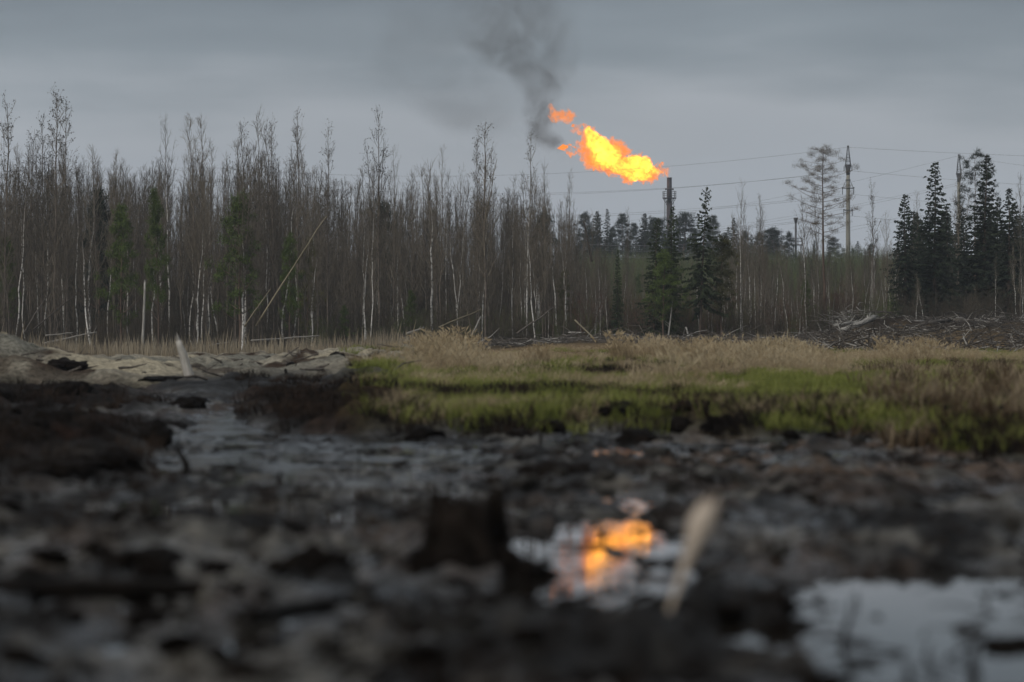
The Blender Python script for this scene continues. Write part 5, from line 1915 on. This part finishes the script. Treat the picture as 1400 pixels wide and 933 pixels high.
def single(name, me, px, d, s, label, cat, rz=0.0, dz=0.0, tilt=0.0):
    o = bpy.data.objects.new(name, me)
    COL.objects.link(o)
    x = wx(px, d)
    o.location = (x, d, max(ground(x, d), 0) + dz)
    o.scale = s
    o.rotation_euler = (0, tilt, rz)
    tag(o, label, cat)
    return o


# the dark stump in the middle of the foreground
d = 9.9
x = wx(638, d)
root = empty('tree_stump', (x, d, 0))
tag(root, 'dark rotten stump standing in the foreground mud left of the flame reflection', 'stump')
g = np.random.default_rng(5)
mb = MB()
k, nl = 28, 12
zz = np.linspace(-.06, .25, nl)
prof = np.interp(zz, [-.06, .02, .10, .20, .25], [.25, .185, .145, .125, .10])
ang = np.arange(k) / k * 2 * pi
V = []
for j in range(nl):
    rr = prof[j] * (1 + .34 * fbm3(np.cos(ang) * 2.2, np.sin(ang) * 2.2, np.full(k, zz[j] * 2), 3, 9) + .16 * fbm3(np.cos(ang) * 7, np.sin(ang) * 7, np.full(k, zz[j] * 4), 2, 19))
    topw = (.035 * fbm3(np.cos(ang) * 2.5, np.sin(ang) * 2.5, ang * 0, 3, 33) + .03 * np.abs(np.cos(ang))) if j >= nl - 2 else 0
    V.append(np.stack([np.cos(ang) * rr, np.sin(ang) * rr, zz[j] + topw * np.ones(k)], 1))
V = np.concatenate(V)
idx = np.arange(k * nl).reshape(nl, k)
a, b = idx[:-1], idx[1:]
mb.add(V, np.stack([a, np.roll(a, -1, 1), np.roll(b, -1, 1), b], -1).reshape(-1, 4))
mb.add([(0, 0, .17)], np.zeros((0, 3), int))
c = mb.n - 1
mb.f.append(np.array([[idx[-1, i], idx[-1, (i + 1) % k], c] for i in range(k)])); mb.m.append(np.zeros(k))
mb.build('stump_body', M['peat'], root, False)
for i in range(9):
    a = i * .7 + g.uniform(-.2, .2)
    L = g.uniform(.2, .42)
    s = np.linspace(0, 1, 7)
    P = np.stack([cos(a) * (.10 + L * s) + .04 * np.sin(s * 5 + i), sin(a) * (.10 + L * s), .06 * (1 - s) ** 2 - .022 + .008 * np.sin(s * 6 + i)], 1)
    m2 = MB(); m2.tubes(P, .035 * (1 - s) + .008, 6); m2.build('root', M['root'], root, True)
for (sx, sy, h, lx) in ((-.10, 0, .09, -.03), (-.075, -.05, .05, .01), (.115, -.03, .06, .015), (.09, .04, .045, -.01), (-.03, -.08, .03, 0)):
    m2 = MB()
    m2.tubes(np.array([(sx, sy, .18), (sx + lx * .5, sy, .235 + h * .4), (sx + lx, sy, .25 + h)]), np.array([.028, .017, .003]), 5)
    m2.build('splinter', M['peat'], root)

for i, (sx, sy, sz, r_) in enumerate(((-.13, -.05, .03, .09), (.12, -.08, .02, .10), (.02, -.12, .02, .11), (-.08, .02, .15, .07), (.09, 0, .13, .065), (-.18, .02, .0, .07), (.20, .03, .0, .08))):
    o = bpy.data.objects.new('clinging_peat', clod_mesh(970 + i, 3, .55, .9, 'peat', 2.2))
    COL.objects.link(o)
    o.parent = root
    o.location = (sx, sy, sz)
    o.scale = (r_, r_, r_ * .9)
    o.rotation_euler.z = i

# pale broken stub right of the reflection
d = 7.3
mb = MB()
t_ = np.linspace(0, 1, 9)
ex, ez = wx(973, d) - wx(893, d), wz(690, d)
mb.tubes(np.stack([ex * (t_ ** 1.25), .05 * t_, ez * t_ - .04 * (1 - t_)], 1), np.interp(t_, [0, .5, .8, .95, 1], [.005, .008, .026, .045, .028]) * (1 + .12 * np.sin(t_ * 17)), 9, cap=True)
for j in range(5):
    a = j * 1.3
    mb.tubes(np.array([(ex + .014 * cos(a), .05 + .014 * sin(a), ez - .02), (ex + .02 * cos(a) + .01, .05 + .02 * sin(a), ez + .006 + .006 * j)]), np.array([.010, .002]), 4)
o = mb.build('pale_stub', M['wood_pale'])
o.location = (wx(893, d), d, 0)
tag(o, 'pale blurred wooden stub leaning right beside the flame reflection', 'stub')
# black log across the lower left
stick('black_log', (wx(-40, 8.75), 8.75, .055), (wx(345, 8.9), 8.9, .035), .04, .022, M['root'], 'straight black log lying in the lower left foreground', 'log', bend=.02, seed=91)
stick('black_log', (wx(330, 8.0), 8.0, .03), (wx(470, 8.5), 8.5, .05), .035, .02, M['root'], 'short black log right of the straight one, lower left', 'log', bend=.04, seed=92)
# dark humps
big = clod_mesh(950, 4, .5, .8, 'peat', 2.0)
big2 = clod_mesh(955, 4, .45, .6, 'peat', 1.8)
single('peat_hump', big, 432, 10.0, (.13, .11, .105), 'black peat hump left of the dark stump', 'peat hump', .4)
single('peat_hump', big2, 395, 9.7, (.07, .06, .13), 'small upright black lump at the left end of the peat hump', 'peat hump', 1.0)
single('peat_hump', big2, 205, 9.9, (.16, .12, .07), 'low black hump above the straight black log', 'peat hump', 2.0)
single('peat_hump', big, 645, 8.6, (.15, .10, .05), 'low dark mud hump at the near foot of the stump', 'peat hump', 3.0)
single('peat_hump', big2, 1085, 6.5, (.11, .10, .07), 'black mass at the bottom edge left of the bright pool', 'peat hump', .7)
single('peat_hump', big, 925, 6.5, (.15, .10, .060), 'black hump at the bottom edge below the small pool', 'peat hump', 1.7)
single('peat_hump', big2, 60, 7.0, (.20, .10, .035), 'flat black slab of peat at the bottom left corner', 'peat hump', 2.7)
single('peat_hump', big, 760, 17.5, (.30, .2, .10), 'dark peat hump in front of the grass below the smoke', 'peat hump', 2.2)
single('peat_hump', big2, 1390, 7.6, (.10, .08, .05), 'dark lump at the right edge beside the bright pool', 'peat hump', 1.2)
single('peat_hump', big, 20, 21, (.36, .25, .20), 'brown peat mound at the left edge', 'peat hump', 1.2)
single('peat_hump', big2, 75, 16.5, (.26, .18, .12), 'dark mound in front of the brown one at the left edge', 'peat hump', 4.2)
single('peat_hump', big, 88, 52, (.42, .4, .22), 'upturned root clump on the left end of the sand bank', 'peat hump', .2)
single('peat_hump', big2, 300, 50, (.8, .5, .07), 'dark peat heap before the sand bank', 'peat hump', .9)
single('peat_hump', big2, 232, 50, (.5, .4, .09), 'dark peat heap left under the leaning white stake', 'peat hump', 3.9)
# small spikes and curved roots
def root_piece(px, py, pts, r, label, mat='root', d=None):
    if d is None:
        _, d = at(px, py)
    k_ = d / F
    P = np.array([(a * k_, .02 * i, -b * k_) for i, (a, b) in enumerate(pts)])
    s = np.linspace(0, 1, len(P))
    t2 = np.linspace(0, 1, len(P) * 4)
    P = np.stack([np.interp(t2, s, P[:, c]) for c in range(3)], 1)
    for _ in range(3):
        P[1:-1] = (P[:-2] + P[1:-1] * 2 + P[2:]) / 4
    mb = MB()
    mb.tubes(P, r * (1 - t2 * .7), 6, cap=True)
    o = mb.build('root_stub', M[mat], smooth=True)
    x = wx(px, d)
    o.location = (x, d, wz(py, d))
    tag(o, label, 'root', 'roots sticking out of the mud')


root_piece(143, 625, [(0, 3), (-2, -10), (-3, -20), (-9, -30)], .035, 'short curved black root on the left bank')
root_piece(252, 642, [(4, 8), (2, -8), (-6, -20), (-14, -30)], .035, 'curved black root leaning left at the left mud edge')
root_piece(343, 770, [(2, 10), (0, -14), (-2, -26), (2, -42)], .028, 'blunt black spike standing left of the peat hump')
root_piece(382, 660, [(0, 4), (-1, -8), (1, -14)], .02, 'tiny black spike in the middle left mud')
root_piece(1345, 925, [(-8, 12), (-16, -20), (-8, -45), (8, -52)], .016, 'hook shaped black root in the bright pool', d=6.9)
root_piece(1155, 880, [(-6, 20), (0, -10), (10, -35), (14, -60)], .012, 'slim dark stem rising from the bright pool', d=7.6)
root_piece(1265, 900, [(0, 10), (4, -6), (10, -16)], .010, 'small dark twig in the middle of the bright pool', d=7.3)
root_piece(750, 706, [(0, 8), (-2, -4), (0, -10)], .03, 'dark lump-like stub left of the flame reflection')
root_piece(716, 702, [(0, 6), (4, -2), (2, -8)], .03, 'smaller dark stub next to the one left of the reflection')
root_piece(1022, 636, [(0, 8), (2, -10), (4, -40), (0, -70)], .010, 'thin brown stalk standing before the grass edge')
root_piece(1360, 650, [(0, 8), (1, -20), (-2, -60)], .012, 'thin brown stalk near the right edge before the sedge')
root_piece(740, 610, [(0, 5), (-1, -14), (0, -22)], .02, 'little black stub at the front of the grass')
root_piece(90, 530, [(4, 6), (0, -14), (-8, -30)], .05, 'dark branch of the upturned root clump, leaning left', d=56)
root_piece(86, 528, [(0, 6), (8, -12), (14, -26)], .05, 'dark branch of the upturned root clump, leaning right', d=56)


# ------------------------------------------------------------------ air
def haze():
    mb = MB()
    mb.box((0, 760, 54.5), (2600, 1700, 115))
    m, n, l, out = mat_new('hazy_air')
    pv = N(n, 'ShaderNodeVolumePrincipled', inp={'Color': (0.86, 0.92, 1.0, 1), 'Density': 0.00034, 'Anisotropy': 0.1})
    l.new(pv.outputs[0], out.inputs['Volume'])
    o = mb.build('haze', m)
    tag(o, kind='stuff')


haze()


# ------------------------------------------------------------------ look-alikes: say which by size or by order from the left
by = {}
for o in COL.objects:
    if o.parent is None and o.get('category') and o.get('group'):
        by.setdefault(o['label'], []).append(o)
ORD = ('first', 'second', 'third', 'fourth', 'fifth', 'sixth', 'seventh', 'eighth', 'ninth', 'tenth', 'eleventh', 'twelfth')
for lab, os_ in by.items():
    if len(os_) < 2 or len(os_) > 12:
        continue
    if len(os_) == 2 and abs(os_[0].scale.z / os_[1].scale.z - 1) > .08:
        os_.sort(key=lambda q: q.scale.z)
        os_[0]['label'] = lab + ', the shorter one'
        os_[1]['label'] = lab + ', the taller one'
        continue
    os_.sort(key=lambda q: q.location.x / max(q.location.y, 1))
    for i, o in enumerate(os_):
        o['label'] = lab + ', ' + ORD[i] + ' from left'
for o in COL.objects:
    l_ = o.get('label')
    if l_ and len(l_.split()) > 16:
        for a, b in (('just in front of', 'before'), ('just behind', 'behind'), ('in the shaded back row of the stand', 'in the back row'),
                     ('straight in line with', 'in line with'), (' the ', ' '), (' and ', ' ')):
            if len(l_.split()) > 16:
                l_ = l_.replace(a, b)
        o['label'] = l_
